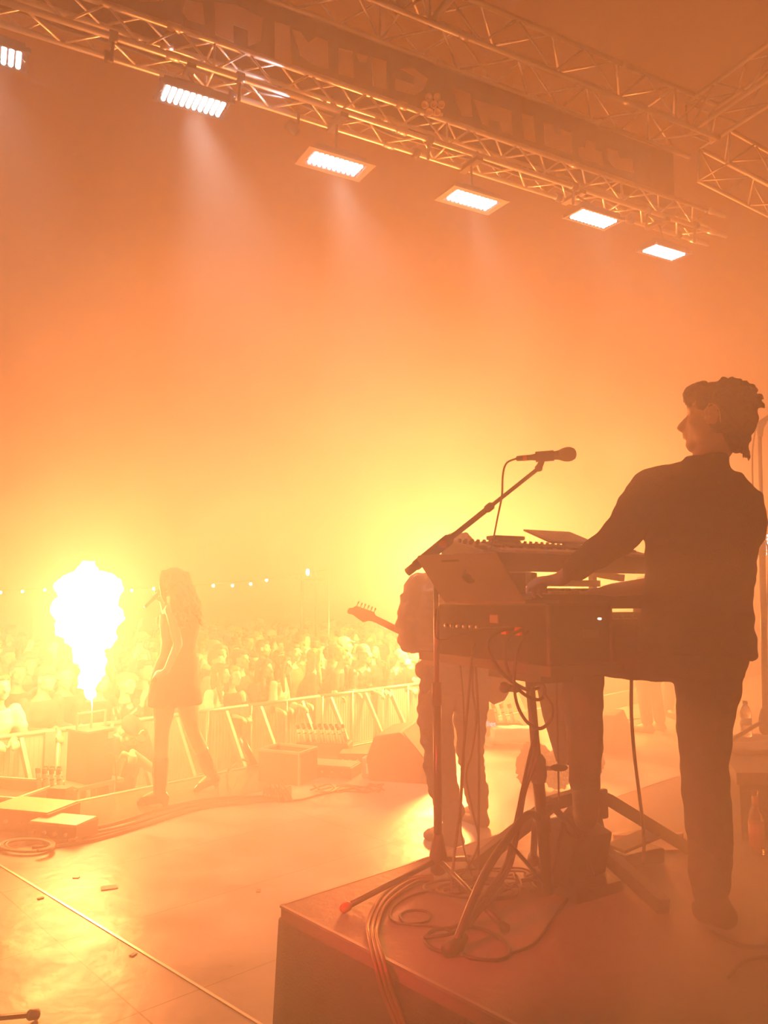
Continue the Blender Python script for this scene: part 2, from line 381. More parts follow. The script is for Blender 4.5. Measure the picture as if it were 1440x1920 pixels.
# ------------------------------------------------------------------ white lamp panels
glow = emit('lamp_cell', (1, .97, .95), 14)
def panel(px, py, nth, tilt, framed, label, on=True, zc=5.22, w=.46, h=.20, beam=260):
    c = G(px, py, zc); root = empty('led_panel', c, label, 'stage light', 'white lamp panels under the front truss')
    X = TX; T = radians(tilt); Yv = TY*cos(T)+Z*sin(T); N = X.cross(Yv); N = N if N.z < 0 else -N
    R = frame_R(X, Yv, X.cross(Yv))
    back = -N
    MB().box(c+back*.035, (w+.03, h+.03, .055), R, .012).build('housing', blackm, root)
    fr = MB(); fw = .05
    for s in (-1, 1):
        fr.box(c+Yv*s*(h/2+.03), (w+.10, .02, .03), R); fr.box(c+X*s*(w/2+.03), (.02, h+.10, .03), R)
    if framed:
        for s in (-1, 1):
            fr.box(c+Yv*s*(h/2+.055)+N*.01, (w+.16, .035, .012), R); fr.box(c+X*s*(w/2+.06)+N*.01, (.035, h+.14, .012), R)
    fr.build('bezel', mat('panel_frame', (.16, .11, .10), .6) if framed else blackm, root)
    cells = MB()
    nx, ny = 10, 5; dx = w/nx; dy = h/ny
    for i in range(nx):
        for j in range(ny):
            p = c+X*(i-(nx-1)/2)*dx+Yv*(j-(ny-1)/2)*dy+N*.012
            cells.lathe([(.0, .012), (dy*.30, .010), (dy*.43, 0), (dy*.43, -.012)][::-1], p, N, 10)
    cells.build('lamp_cells', glow, root)
    yk = MB()
    for s in (-1, 1): yk.bar(c+X*s*(w/2+.03), c+X*s*(w/2-.10)+Vector((0, 0, .13)), .008, .03)
    yk.bar(c-X*(w/2-.10)+Vector((0, 0, .13)), c+X*(w/2-.10)+Vector((0, 0, .13)), .02, .010); a0 = Ax(0); tt = (c-a0).dot(TX); fp_ = a0+TX*tt; fp_.z = 5.60; yk.cyl(c+Vector((0, 0, .13)), fp_, .012); yk.box(fp_+Vector((0, 0, -.03)), (.07, .30, .04), R)
    yk.build('yoke', blackm, root)
    l = spot('panel_light', c+N*.05, c+N*1.0-TY*.25+TX*.22, beam, (1, .80, .70), 50, .8, .12)
    l.parent = root; l.location = l.location-c
    return root
PAN = [(-28, 92, 0, 'leftmost white lamp panel cut off by the left photo edge', 160),
       (363, 188, 0, 'largest white lamp panel in black housing with bright beam', 480),
       (629, 306, 1, 'white lamp panel in steel frame right of the largest one', 420),
       (885, 374, 1, 'framed white lamp panel third from the right', 240),
       (1113, 409, 0, 'unframed white lamp panel second from the right', 120),
       (1245, 472, 0, 'rightmost white lamp panel under the truss end', 120)]
for i, (px, py, fr, lb, bm_) in enumerate(PAN): panel(px, py, i, 4, fr, lb, beam=bm_)

# cluster lamp on the upper edge of the truss
c = P(815, 190, 6.25)
fx = empty('multi_head_lamp', c, 'cluster lamp with copper coloured cans hanging in front of banner', 'stage light')
MB().box(c+Vector((0, .10, .02)), (.16, .06, .16), None, .01).build('housing', blackm, fx)
brass = mat('copper_reflector', (.75, .5, .25), .3, .8)
for k in range(7):
    a = 2*pi*k/6; o_ = Vector((.065*cos(a), 0, .065*sin(a))) if k < 6 else Vector((0, 0, 0))
    MB().lathe([(.018, 0), (.026, .01), (.032, .07), (.030, .075), (.012, .03)], c+o_+Vector((0, .06, 0)), Vector((-.2+.1*cos(a), -.8, -.4+.2*sin(a))), 12).build('lamp_can', brass, fx)

# small beam lamp, added to throw the white glare on the truss
bx_ = Ax(-.72)+Vector((0, 0, -.30)); ml_ = empty('added_beam_lamp', bx_, 'small beam lamp added right of the largest panel for the truss glare', 'stage light')
MB().tube([bx_+Z*.16, bx_+Z*.02], .012, 8).build('hanger', blackm, ml_); MB().lathe([(.03, 0), (.045, .02), (.05, .10), (.045, .12)], bx_-Z*.06, Vector((-.6, -.3, .5)), 14).build('head', blackm, ml_)
l_ = spot('added_glare_light', bx_+Vector((-.06, -.09, .03)), Ax(-.95)+Vector((-.05, -.12, -.05)), 26, (.8, .85, 1), 75, .5, .02); l_.location = l_.location-bx_; l_.parent = ml_

# ------------------------------------------------------------------ banner seen from behind, with letters
BT0 = G(330, -40, 6.42); 
def banner_pt(px, py):      # the vertical cloth plane through the line below truss B
    r = ray(px, py); n = Vector((-tb.y, tb.x, 0)); p0 = B0+n*.10
    t = (p0-EYE).dot(n)/r.dot(n); return EYE+r*t
bn_m = mat('banner_cloth', (.085, .06, .06), .9, bump=.3, bscale=3, var=.15, vscale=2)
bn = MB(); NB = 40
top = []; bot = []
for i in range(NB+1):
    u_ = i/NB; px = -150+u_*(1262+150)
    yt = -182+.3735*px if px < 0 else -190+.38*px-.00000*px; yb = 22+.318*(px)-10
    q1 = banner_pt(px, yt); q2 = banner_pt(px, yb); top.append(q1); bot.append(q2)
nn = Vector((-tb.y, tb.x, 0))
for i in range(NB):
    w0 = nn*(.03*sin(i*.9)); w1 = nn*(.03*sin((i+1)*.9))
    bn.slab(top[i], top[i+1], bot[i+1]+w1, bot[i]+w0, nn*.004)
ban = bn.build('stage_banner', bn_m); tag(ban, 'long dark banner seen from behind with pale block letters', 'banner')
let_m = mat('banner_letter', (.66, .45, .38), .85)
LET = [[(255, 0), (262, 8), (300, 10), (312, 0)], [(340, 28), (345, 5), (378, 12), (382, 52), (350, 42)],
       [(400, 10), (440, 15), (490, 40), (487, 82), (463, 92), (462, 62), (435, 52), (436, 85), (402, 70)],
       [(512, 45), (540, 55), (543, 100), (545, 135), (513, 120)],
       [(545, 60), (560, 65), (575, 85), (590, 74), (612, 82), (613, 135), (583, 125), (560, 108)],
       [(632, 95), (658, 102), (660, 150), (632, 143)], [(665, 104), (686, 110), (684, 120), (670, 120)],
       [(693, 112), (721, 119), (721, 171), (696, 166)],
       [(747, 134), (772, 133), (798, 152), (790, 172), (774, 182), (737, 173), (737, 151), (772, 163), (774, 147)],
       [(845, 168), (878, 180), (882, 222), (862, 222), (852, 195)],
       [(884, 190), (955, 212), (956, 256), (936, 250), (932, 232), (914, 226), (912, 240), (900, 236)],
       [(974, 217), (995, 222), (1000, 270), (979, 264)],
       [(1015, 233), (1032, 238), (1035, 255), (1046, 258), (1047, 246), (1067, 252), (1068, 292), (1018, 275)],
       [(1080, 280), (1092, 280), (1095, 266), (1110, 270), (1112, 284), (1123, 288), (1126, 312), (1082, 298)],
       [(1132, 282), (1152, 286), (1158, 300), (1181, 302), (1184, 327), (1148, 318), (1136, 304)]]
for k, L_ in enumerate(LET):
    pts = [banner_pt(*q)-nn*.035 for q in L_]
    e1 = (pts[1]-pts[0]); 
    MB().prism(pts, -nn*.004).build('letter', let_m, None).parent = ban

# ------------------------------------------------------------------ flames and their jets
fm = bpy.data.materials.new('flame'); fm.use_nodes = True; nt = fm.node_tree; nt.nodes.clear()
out = nt.nodes.new('ShaderNodeOutputMaterial'); e = nt.nodes.new('ShaderNodeEmission'); e.inputs[0].default_value = (1, .68, .30, 1); e.inputs[1].default_value = 9
t_ = nt.nodes.new('ShaderNodeBsdfTransparent'); a_ = nt.nodes.new('ShaderNodeAddShader')
nt.links.new(t_.outputs[0], a_.inputs[0]); nt.links.new(e.outputs[0], a_.inputs[1]); nt.links.new(a_.outputs[0], out.inputs[0]); fm.cycles.emission_sampling = 'NONE'
steel_box = mat('jet_housing', (.06, .05, .05), .4, .5)
def flame(base, h, label, seed=0, wid=1.0):
    f = MB(); base = Vector(base); R_ = random.Random(seed)
    prof = [(0, .008), (.07, .014), (.13, .05), (.22, .10), (.30, .115), (.40, .13), (.50, .19), (.60, .25), (.72, .27), (.82, .25), (.90, .18), (.98, .08)]
    for z, r in prof:
        c_ = base+Vector((-.06*z*h*1.2+R_.uniform(-.02, .02)*r*4, R_.uniform(-.02, .02), z*h)); r *= h*.80*wid
        f.ell(c_, (r, r*.85, max(r*.55, .05*h)))
        if r > .05:
            for k in range(9):
                a = R_.uniform(0, 2*pi); rr = r*R_.uniform(.25, .42)
                f.ell(c_+Vector((cos(a)*(r-rr*.55), sin(a)*(r-rr*.6)*.85, R_.uniform(-.05, .05)*h)), rr)
    f.cyl(base, base+Vector((-.02, 0, .2*h)), .008, .03)
    o = fuse(f, .022, fm, 'flame', org=base, smooth=1, folds=.022, fsize=.07, fold_seed=seed)
    tag(o, label, 'flame', 'pyrotechnic flames along the stage front'); return o
def jet(base, label, top):
    c = Vector(base); root = empty('flame_jet', (c.x, c.y, -.87), label, 'flame machine', 'flame machines in the pit')
    R = Matrix.Rotation(SA+radians(8), 3, 'Z'); z1 = top-.14; h = .40
    MB().box((c.x, c.y, z1-h/2), (.24, .28, h), R, .012).build('housing', steel_box, root)
    MB().cyl((c.x, c.y, z1), (c.x, c.y, top), .012, .008).build('nozzle', steel, root)
    ed = MB(); ed.box((c.x, c.y, z1+.005), (.26, .30, .014), R); ed.build('lid', steel, root)
    ed = MB()
    for sx in (-1, 1): ed.box(Vector((c.x, c.y, z1+.07))+R @ Vector((sx*.13, 0, 0)), (.012, .02, .14), R)
    ed.box(Vector((c.x, c.y, z1+.14))+R @ Vector((0, .0, 0)), (.27, .02, .012), R); ed.build('handle', alu, root)
    MB().box(Vector((c.x, c.y, z1-h*.1))+R @ Vector((.08, -.152, 0)), (.05, .006, .05), R).build('sticker', label_w, root)
    MB().box(Vector((c.x, c.y, z1-h-.015)), (.42, .34, .03), R).build('stand_plate', galv, root)
    for sx in (-1, 1):
        for sy in (-1, 1):
            MB().bar(Vector((c.x, c.y, z1-h-.03))+R @ Vector((sx*.13, sy*.12, 0)), Vector((c.x, c.y, -.87))+R @ Vector((sx*.16, sy*.15, 0)), .04, .04).build('leg', galv, root)
    q = Vector((c.x, c.y, z1-h*.5))+R @ Vector((.03, -.16, 0)); dn = R @ Vector((0, -.05, 0))
    MB().tube(smooth_path([q, q+dn+Vector((.0, 0, .03)), q+dn*1.4+R @ Vector((.05, 0, -.05)), q+dn*1.6+R @ Vector((.06, 0, -.5)), q+dn*2+R @ Vector((.04, 0, -.9))]), .008, 6).build('power_lead', rubber, root)
    return root
FT = [P(172, 1335, 6.45).z, .35, .35]
lbf = ['white hot flame plume rising left of the singer', 'tall flame burning mostly hidden behind the guitarist', 'farther flame glimpsed through the gap between keyboards']
lbj = ['flame machine box on stand below the leftmost plume', 'flame machine in the pit behind the guitarist', 'flame machine in the pit behind the keyboards']
for i, ((p, _), l1, l2) in enumerate(zip(FLAMES, lbf, lbj)):
    b_ = (P(172, 1335, 6.45) if i == 0 else Vector((p[0], p[1], FT[i])))
    jet((b_.x, b_.y, 0), l2, b_.z)
    flame(b_, 1.20 if i == 0 else (1.35 if i == 1 else 1.25), l1, seed=i+3, wid=1.0)
# ------------------------------------------------------------------ risers
RZ = .42; RA = radians(42.5); RV = Vector((cos(RA), sin(RA), 0)); RE = Vector((sin(RA), -cos(RA), 0))
C0 = G(527, 1697, RZ)
def rp(a, b, z=RZ): q = C0+RV*a+RE*b; return Vector((q.x, q.y, z))
ris = empty('keyboard_riser', (C0.x, C0.y, 0), 'black draped low platform under the keyboard rig', 'riser')
rtop = mat('riser_top', (.13, .11, .10), .5, bump=.4, bscale=25, var=.35, vscale=3)
MB().slab(rp(0, 0, RZ-.05), rp(5.2, 0, RZ-.05), rp(5.2, 4.2, RZ-.05), rp(0, 4.2, RZ-.05), (0, 0, .05)).build('platform_top', rtop, ris)
te = MB(); te.bar(rp(0, 0, RZ-.003), rp(0, 4.2, RZ-.003), .012, .008); te.bar(rp(0, 0, RZ-.003), rp(5.2, 0, RZ-.003), .012, .008); te.build('edge_trim', mat('dull_metal_edge', (.3, .26, .25), .35, .7), ris)
sk = MB()
def skirt(p0, p1, outv, n=46):
    vs = []
    for i in range(n+1):
        t = i/n; q = p0.lerp(p1, t)
        for j in range(7):
            d = (j/6); w = .016*d*sin(i*1.9+.5*sin(i*.7))+.02*d; vs.append(q+outv*(.006+w)+Vector((0, 0, -.045-(RZ-.05)*d)))
    sk.add(vs, [(i*7+j, (i+1)*7+j, (i+1)*7+j+1, i*7+j+1) for i in range(n) for j in range(6)], True)
skirt(rp(0, 0), rp(0, 4.2), -RV, 70); skirt(rp(5.2, 0), rp(0, 0), -RE, 80)
so = sk.build('skirt_cloth', cloth_black, ris); m_ = so.modifiers.new('t', 'SOLIDIFY'); m_.thickness = .004
# higher side block at the right edge
dr = empty('side_riser', (2.6, 4.3, 0), 'taller dark block at right edge carrying tripod stand', 'riser')
dz = .72
MB().slab(G(1362, 1440, dz)+Vector((0, -.1, -.05)), G(1366, 1392, dz)+Vector((0, .25, -.05)), Vector((4.0, 4.6, dz-.05)), Vector((4.0, 3.6, dz-.05)), (0, 0, .05)).build('block_top', rtop, dr)
q0 = G(1362, 1440, dz)+Vector((0, -.1, 0)); q1 = G(1366, 1392, dz)+Vector((0, .25, 0))
MB().slab(Vector((q0.x+.02, q0.y+.02, RZ+.002)), Vector((q1.x+.02, q1.y, RZ+.002)), Vector((4.0, 4.6, RZ+.002)), Vector((4.0, 3.65, RZ+.002)), (0, 0, dz-.052-RZ)).build('block_body', cloth_black, dr)
cl = MB(); cl.box(G(1400, 1408, dz)+Vector((.06, 0, .015)), (.36, .20, .03), Matrix.Rotation(.2, 3, 'Z'), .012)
tag(fuse(cl, .012, mat('pale_cloth', (.5, .42, .4), .9), 'folded_cloth', org=G(1400, 1408, dz), smooth=2, folds=.012), 'pale folded cloth lying on the block beside water bottle', 'cloth')

# ------------------------------------------------------------------ keyboard rig
KA = radians(28); KX = Vector((cos(KA), sin(KA), 0)); KY = Vector((-sin(KA), cos(KA), 0)); KR = frame_R(KX, KY, Z)
N0 = Vector((.555, 2.60, 0))
def kp(a, b, z=0): q = N0+KX*a+KY*b; return Vector((q.x, q.y, z))
TBZ = 1.27
tbl = empty('side_table', kp(.16, .35, RZ), 'small black side table holding laptop and rack case', 'table')
tm = MB(); tm.slab(kp(0, 0, TBZ-.035), kp(.33, 0, TBZ-.035), kp(.33, .86, TBZ-.035), kp(0, .86, TBZ-.035), (0, 0, .035)); tm.build('table_top', mat('table_laminate', (.05, .04, .04), .6), tbl)
# column stand of the side table
pc = P(992, 1262, 2.80); pb = G(1028, 1700, RZ+.005); pb = Vector((pb.x, pb.y, RZ+.07))
up_ = (pc-pb).normalized(); pt_ = pb+up_*((TBZ-.05-pb.z)/up_.z)
MB().tube([pb-up_*.02, pb.lerp(pt_, .5)], .021, 14).build('column', blackm, tbl)
MB().tube([pb.lerp(pt_, .45), pt_], .0165, 14).build('inner_column', blackm, tbl)
k_ = pb.lerp(pt_, .56); cm = MB(); cm.tube([k_-up_*.05, k_-up_*.03, k_+up_*.03, k_+up_*.045], [.024, .031, .031, .022], 14); cm.build('column_clamp', black, tbl)
km = MB(); kx_ = Vector((.95, -.2, 0)).normalized(); km.tube([k_+kx_*.025, k_+kx_*.05], .008, 8); km.ell(k_+kx_*.075+Vector((0, 0, .004)), (.032, .012, .013)); km.build('clamp_lever', black, tbl)
tp_ = MB(); tp_.slab(*[pt_+KX*x+KY*y+Vector((0, 0, -.01)) for x, y in ((-.07, -.15), (.07, -.15), (.07, .15), (-.07, .15))], (0, 0, .025)); tp_.cyl(pt_+KY*.04+Vector((-.02, 0, -.05)), pt_+Vector((-.085, 0, -.04)), .013); tp_.ell(pt_+Vector((-.09, 0, -.04)), .02); tp_.build('tilt_bracket', black, tbl)
hub = pb+up_*.22
hm = MB(); hm.tube([hub-up_*.03, hub+up_*.03], .03, 12); hm.build('leg_hub', black, tbl)
for i, (px, py) in enumerate(((852, 1775), (1112, 1652), (1000, 1612))):
    ft = G(px, py, RZ+.02); d_ = ft-hub; d_.z = 0
    pth = smooth_path([hub, hub+d_*.16+Vector((0, 0, .045)), hub+d_*.40+Vector((0, 0, -.005)), hub+d_*.7+Vector((0, 0, -.10)), ft], 5)
    lg = MB().tube(pth, .0135, 8).build('leg', blackm, tbl)
    MB().tube([hub+d_*.42+Vector((0, 0, -.02)), pb-up_*.0], .007, 6).build('brace', blackm, tbl)
    fb = MB(); u = d_.normalized(); fb.tube([ft-u*.05+Vector((0, 0, .015)), ft-u*.01, ft+u*.04], [.015, .026, .020], 10); fb.build('rubber_foot', rubber, lg)

# rack case with cable sockets
rc = empty('rack_case', kp(.16, .4, TBZ), 'dark rack case with red plugs under the laptop', 'audio rack')
CT = 1.475
MB().slab(kp(.02, .03, TBZ), kp(.30, .03, TBZ), kp(.30, .74, TBZ), kp(.02, .74, TBZ), (0, 0, CT-TBZ)).build('case_body', mat('case_laminate', (.012, .009, .008), .8, bump=.2, bscale=60, spec=.2), rc)
ed = MB()
for (a, b) in ((.02, .03), (.30, .03)): ed.bar(kp(a, b, TBZ), kp(a, b, CT), .012, .012)
ed.bar(kp(.02, .03, CT), kp(.02, .74, CT), .012, .008); ed.bar(kp(.02, .03, CT), kp(.30, .03, CT), .012, .008)
ed.build('edge_strip', mat('case_edge', (.09, .07, .065), .4, .5), rc)
red = mat('red_plug', (.7, .03, .04), .4)
for b in (.18, .26):
    MB().box(kp(.008, b, CT-.095), (.012, .03, .028), KR).build('red_plug', red, rc)
for i in range(6): MB().cyl(kp(.02, .44+i*.045, CT-.09), kp(.008, .44+i*.045, CT-.09), .008, seg=8).build('jack', steel, rc)
MB().box(kp(.013, .33, CT-.055), (.006, .05, .03), KR).build('warning_sticker', mat('yellow_sticker', (.4, .25, .06), .6), rc)
lg_ = MB(); lg_.box(kp(.20, .022, CT-.10), (.07, .006, .03), KR); lg_.build('front_panel', mat('panel_grey', (.08, .07, .06), .5), rc)
MB().cyl(kp(.245, .03, CT-.05), kp(.245, .018, CT-.05), .004, seg=8).build('status_light', emit('tiny_white_led', (1, .9, .8), 4), rc)

# laptop
BL = Vector((.235, 3.005, CT+.015)); BR = Vector((.50, 2.752, CT+.015)); ux = (BR-BL).normalized()
hv = Vector((ux.y, -ux.x, 0));  hv = hv if hv.x < 0 else -hv
upv = (hv*.165+Vector((0, 0, .165))).normalized()
LW = (BR-BL).length; LH = .235
lap = empty('laptop', (BL+BR)/2, 'open silver laptop with fruit emblem tilted on the rack case', 'laptop')
lsil = mat('laptop_aluminium', (.32, .28, .26), .45, .6)
nrm = ux.cross(upv).normalized(); nrm = nrm if nrm.x < 0 else -nrm      # outward side of lid
bk = MB(); q = [(0, 0), (LW, 0), (LW, LH-.012), (LW-.012, LH), (.012, LH), (0, LH-.012)]
bk.prism([BL+ux*x+upv*y for x, y in q], nrm*.006).build('lid', lsil, lap)
MB().prism([BL+ux*x+upv*y-nrm*.001 for x, y in ((.01, .01), (LW-.01, .01), (LW-.01, LH-.01), (.01, LH-.01))], -nrm*.001).build('screen', emit('laptop_screen', (.5, .6, 1), .8), lap)
bs = MB(); b2 = -hv
bs.slab(BL, BR, BR+b2*.235, BL+b2*.235, (0, 0, -.012)); bs.build('keyboard_deck', lsil, lap)
kk = MB()
for i in range(12):
    for j in range(5): kk.slab(*[BL+ux*(.03+i*.0255+dx)+b2*(.03+j*.022+dy)+Vector((0, 0, .0005)) for dx, dy in ((0, 0), (.021, 0), (.021, .018), (0, .018))], (0, 0, .0015))
kk.build('keys', black, lap)
# fruit emblem
ap_ = []; cx, cy, s_ = LW*.50, LH*.50, .027
for k in range(28):
    a = 2*pi*k/28; r = 1-.13*max(0, sin(a))**8-.07*max(0, -sin(a))**10; x = r*cos(a)*.9; y = r*sin(a)
    bite = sqrt((x-1.12)**2+(y-.15)**2)
    if bite < .5: x = 1.12-.5*abs((x-1.12)/bite); y = .15+.5*(y-.15)/bite
    ap_.append(BL+ux*(cx+x*s_)+upv*(cy+y*s_)+nrm*.0062)
em = MB(); em.prism(ap_, nrm*.0006)
lf = [BL+ux*(cx+x*s_)+upv*(cy+y*s_)+nrm*.0062 for x, y in ((.02, 1.05), (.05, 1.35), (.30, 1.62), (.42, 1.60), (.36, 1.30), (.16, 1.07))]
em.prism(lf, nrm*.0006); em.build('emblem', mat('emblem_dark', (.05, .04, .04), .2, .8), lap)
MB().prism([BL+ux*x+upv*y+nrm*.0062 for x, y in ((LW*.30, LH*.86), (LW*.52, LH*.86), (LW*.52, LH*.90), (LW*.30, LH*.90))], nrm*.0004).build('lid_sticker', mat('dark_tape', (.08, .06, .06), .7), lap)

# keyboards
def keys_on(root, o, dx, dy, up, n=61, w=.0232, depth=.145):
    """row of keys starting at o along dx, running back along dy"""
    wm = MB(); bm_ = MB(); wi = 0; pat = [1, 1, 0, 1, 1, 1, 0]
    nw = int(n*7/12)
    for i in range(nw):
        q = o+dx*(i*w)
        wm.slab(q, q+dx*(w-.0012), q+dx*(w-.0012)+dy*depth, q+dy*depth, up*.012)
        if pat[i % 7] and i < nw-1:
            q2 = o+dx*((i+1)*w-.006)+dy*(depth*.36)+up*.012
            bm_.slab(q2, q2+dx*.0115, q2+dx*.0115+dy*(depth*.64), q2+dy*(depth*.64), up*.010)
    wm.build('white_keys', mat('key_ivory', (.70, .62, .58), .35), root); bm_.build('black_keys', black, root)
def keyboard(o, length, depth, th, tilt, label, extras=True, cat='keyboard'):
    T = radians(tilt); dy = (KY*cos(T)+Z*sin(T)); up = dy.cross(KX); up = up if up.z > 0 else -up
    root = empty('stage_keyboard', o+KX*length/2, label, cat)
    body = mat('keyboard_body', (.05, .042, .04), .45, bump=.1, bscale=90)
    Rk = frame_R(KX, dy, up)
    MB().slab(o, o+KX*length, o+KX*length+dy*depth, o+dy*depth, up*th).build('body', body, root)
    for s in (0, 1):
        e_ = MB(); p_ = o+KX*(length*s-.012*s-(.0 if s else .0)); e_.slab(p_-up*.004, p_+KX*.012-up*.004, p_+KX*.012+dy*(depth+.004)-up*.004, p_+dy*(depth+.004)-up*.004, up*(th+.010)); e_.build('end_cheek', mat('cheek', (.09, .07, .06), .4), root)
    keys_on(root, o+KX*.10+dy*.012+up*th, KX, dy, up, n=int((length-.13)/.0232*12/7), w=.0232)
    if extras:
        kn = MB()
        for i in range(22):
            for j in range(2):
                kn.lathe([(.008, 0), (.008, .012), (.006, .016)], o+KX*(.05+i*.032)+dy*(depth-.05-j*.04)+up*th, up, 10)
        kn.build('knobs', black, root)
        MB().slab(*[o+KX*(length*.78+x)+dy*(depth-.10+y)+up*th for x, y in ((0, 0), (.11, 0), (.11, .06), (0, .06))], up*.003).build('display', mat('screen_glass', (.06, .06, .08), .1), root)
        wl = MB()
        for i in range(2): wl.lathe([(.02, -.008), (.02, .008)], o+KX*(.03+.03*i)+dy*.08+up*(th-.004), KX, 12)
        wl.build('pitch_wheels', rubber, root)
    return root, dy, up
UO = Vector((.235, 2.985, 1.605))+KX*.17; k1, dyu, upu = keyboard(UO, .97, .30, .075, 13, 'upper keyboard of the rig with knobs along its back')
LO = Vector((.555, 2.90, 1.455)); k2, dyl, upl = keyboard(LO, 1.10, .30, .055, 2, 'lower keyboard of the rig under the player\'s left hand', False)
# third slim unit below
o3 = Vector((.80, 3.10, 1.36)); t3 = empty('synth_module', o3+KX*.4, 'slim module on the stand arms below lower keyboard', 'synthesizer')
MB().slab(o3, o3+KX*.95, o3+KX*.95+KY*.26, o3+KY*.26, (0, 0, .05)).build('body', black, t3)
kb = MB()
for i in range(14): kb.lathe([(.009, 0), (.009, .01), (.006, .014)], o3+KX*(.06+i*.06)+KY*.1+Vector((0, 0, .05)), Z, 8)
kb.build('knobs', steel, t3)
# things on the upper keyboard
tbp = UO+KX*.62+dyu*.16+upu*.10
dyt = (KY*cos(radians(20))+Z*sin(radians(20)))
tab = empty('sheet_tablet', tbp, 'flat tablet lying tilted at the back of the upper keyboard', 'tablet')
MB().slab(tbp-KX*.15, tbp+KX*.13, tbp+KX*.13+dyt*.20, tbp-KX*.15+dyt*.20, Z*.008).build('body', black, tab)
MB().slab(tbp-KX*.14+dyt*.01+Z*.0082, tbp+KX*.12+dyt*.01+Z*.0082, tbp+KX*.12+dyt*.19+Z*.0082, tbp-KX*.14+dyt*.19+Z*.0082, Z*.001).build('screen', mat('tablet_glass', (.25, .15, .13), .25), tab)
ln = MB()
for j in range(8): ln.slab(*[tbp+KX*x+dyt*y+Z*.0093 for x, y in ((-.12, .025+j*.02), (.08, .025+j*.02), (.08, .031+j*.02), (-.12, .031+j*.02))], Z*.0004)
ln.build('text_lines', mat('line_grey', (.5, .35, .3), .6), tab)
MB().slab(tbp-KX*.05+dyt*.02-Z*.004, tbp+KX*.03+dyt*.02-Z*.004, tbp+KX*.03+dyt*.06-Z*.03, tbp-KX*.05+dyt*.06-Z*.03, Z*-.006).build('support', black, tab)
ep = UO+KX*.28+dyu*.23+upu*.082
eb = empty('effects_pedal', ep, 'small flat effects box on the back of upper keyboard', 'effects box')
MB().box(ep+Z*.022, (.16, .07, .018), KR, .004).build('body', black, eb); MB().box(ep+Z*.006, (.12, .05, .016), KR).build('base', black, eb)
# heavy keyboard stand
hubc = Vector((.845, 3.28, .72)); st = empty('keyboard_stand', (hubc.x, hubc.y, RZ), 'heavy black keyboard stand with bent tripod legs', 'stand')
MB().bar(Vector((hubc.x, hubc.y, RZ+.16)), Vector((hubc.x, hubc.y, 1.44)), .075, .06, up=KX).build('column', blackm, st)
MB().box((hubc.x, hubc.y, .66), (.12, .10, .12), KR, .01).build('hub', blackm, st)
for (px, py, bx, by) in ((888, 1622, 1034, 1506), (1296, 1594, 1142, 1500), (1245, 1700, 1130, 1600), (1030, 1580, 1060, 1540)):
    f_ = G(px, py, RZ+.025); d_ = Vector((f_.x-hubc.x, f_.y-hubc.y, 0)); b_ = P(bx, by, (hubc+d_*.30).y)
    lg = MB(); lg.bar(hubc+Vector((0, 0, -.02)), b_, .045, .05); lg.bar(b_+(hubc-b_)*.04, f_, .045, .05); lg.build('leg', blackm, st)
for zz, oo, ll in ((1.585, UO, .95), (1.44, LO, 1.1), (1.345, o3, .95)):
    for s in (.28, .80):
        a_ = oo+KX*ll*s; a_.z = zz
        MB().bar(a_, a_+KY*.34+Vector((0, 0, .05 if zz > 1.5 else 0)), .03, .03).build('support_arm', blackm, st)
    a_ = oo+KX*ll*.1; b_ = oo+KX*ll*.9; MB().bar(Vector((a_.x, a_.y, zz-.02))+KY*.25, Vector((b_.x, b_.y, zz-.02))+KY*.25, .03, .03).build('cross_bar', blackm, st)
for s in (.62, .98):
    a_ = UO+KX*(s-.15)+KY*.26; MB().bar(Vector((a_.x, a_.y, 1.33)), Vector((a_.x, a_.y, 1.60)), .03, .025, up=KX).build('upright', blackm, st)
MB().box(P(966, 1095, 2.97), (.07, .05, .085), KR, .006).build('side_bracket', blackm, st)
# dark cloth and fur lump beyond
dp = [P(1000, 1238, 3.75), P(1096, 1238, 3.75), P(1102, 1330, 3.75), P(1100, 1440, 3.75), P(1048, 1432, 3.75), P(1022, 1345, 3.75)]
dm = MB(); dm.prism(dp, (0.0, .06, 0)); o = dm.build('stand_drape', cloth_black, org=dp[3]); tag(o, 'dark cloth hanging in a slanting taper behind the stand column', 'cloth')
fr = MB(); fc = G(1050, 1478, 0); R_ = random.Random(3)
for i in range(16): fr.ell(fc+Vector((R_.uniform(-.24, .26), R_.uniform(-.1, .12), .13+R_.uniform(-.05, .10))), (R_.uniform(.08, .12), .10, R_.uniform(.07, .12)))
fur_m = mat('shaggy_fur', (.06, .035, .02), .95, bump=1, bscale=60, var=.5, vscale=20)
fo = fuse(fr, .016, fur_m, 'fur_throw', org=fc, smooth=2, folds=.025, fsize=.035); tag(fo, 'shaggy brown fur throw bunched on the stage floor', 'fur throw')
tf = MB()
for i in range(420):
    a = R_.uniform(0, 2*pi); h_ = R_.uniform(-.2, 1); c_ = Vector((cos(a)*.28*sqrt(1-max(0, h_)**2*.8), sin(a)*.17, .12+.12*h_)); d_ = Vector((cos(a)*.03, sin(a)*.03-.01, -.03+R_.uniform(-.01, .03)))
    tf.tube([c_, c_+d_*.6+Vector((0, 0, .004)), c_+d_], [.008, .005, .001], 4)
tf.build('fur_tufts', fur_m, fo, org=(0, 0, 0))
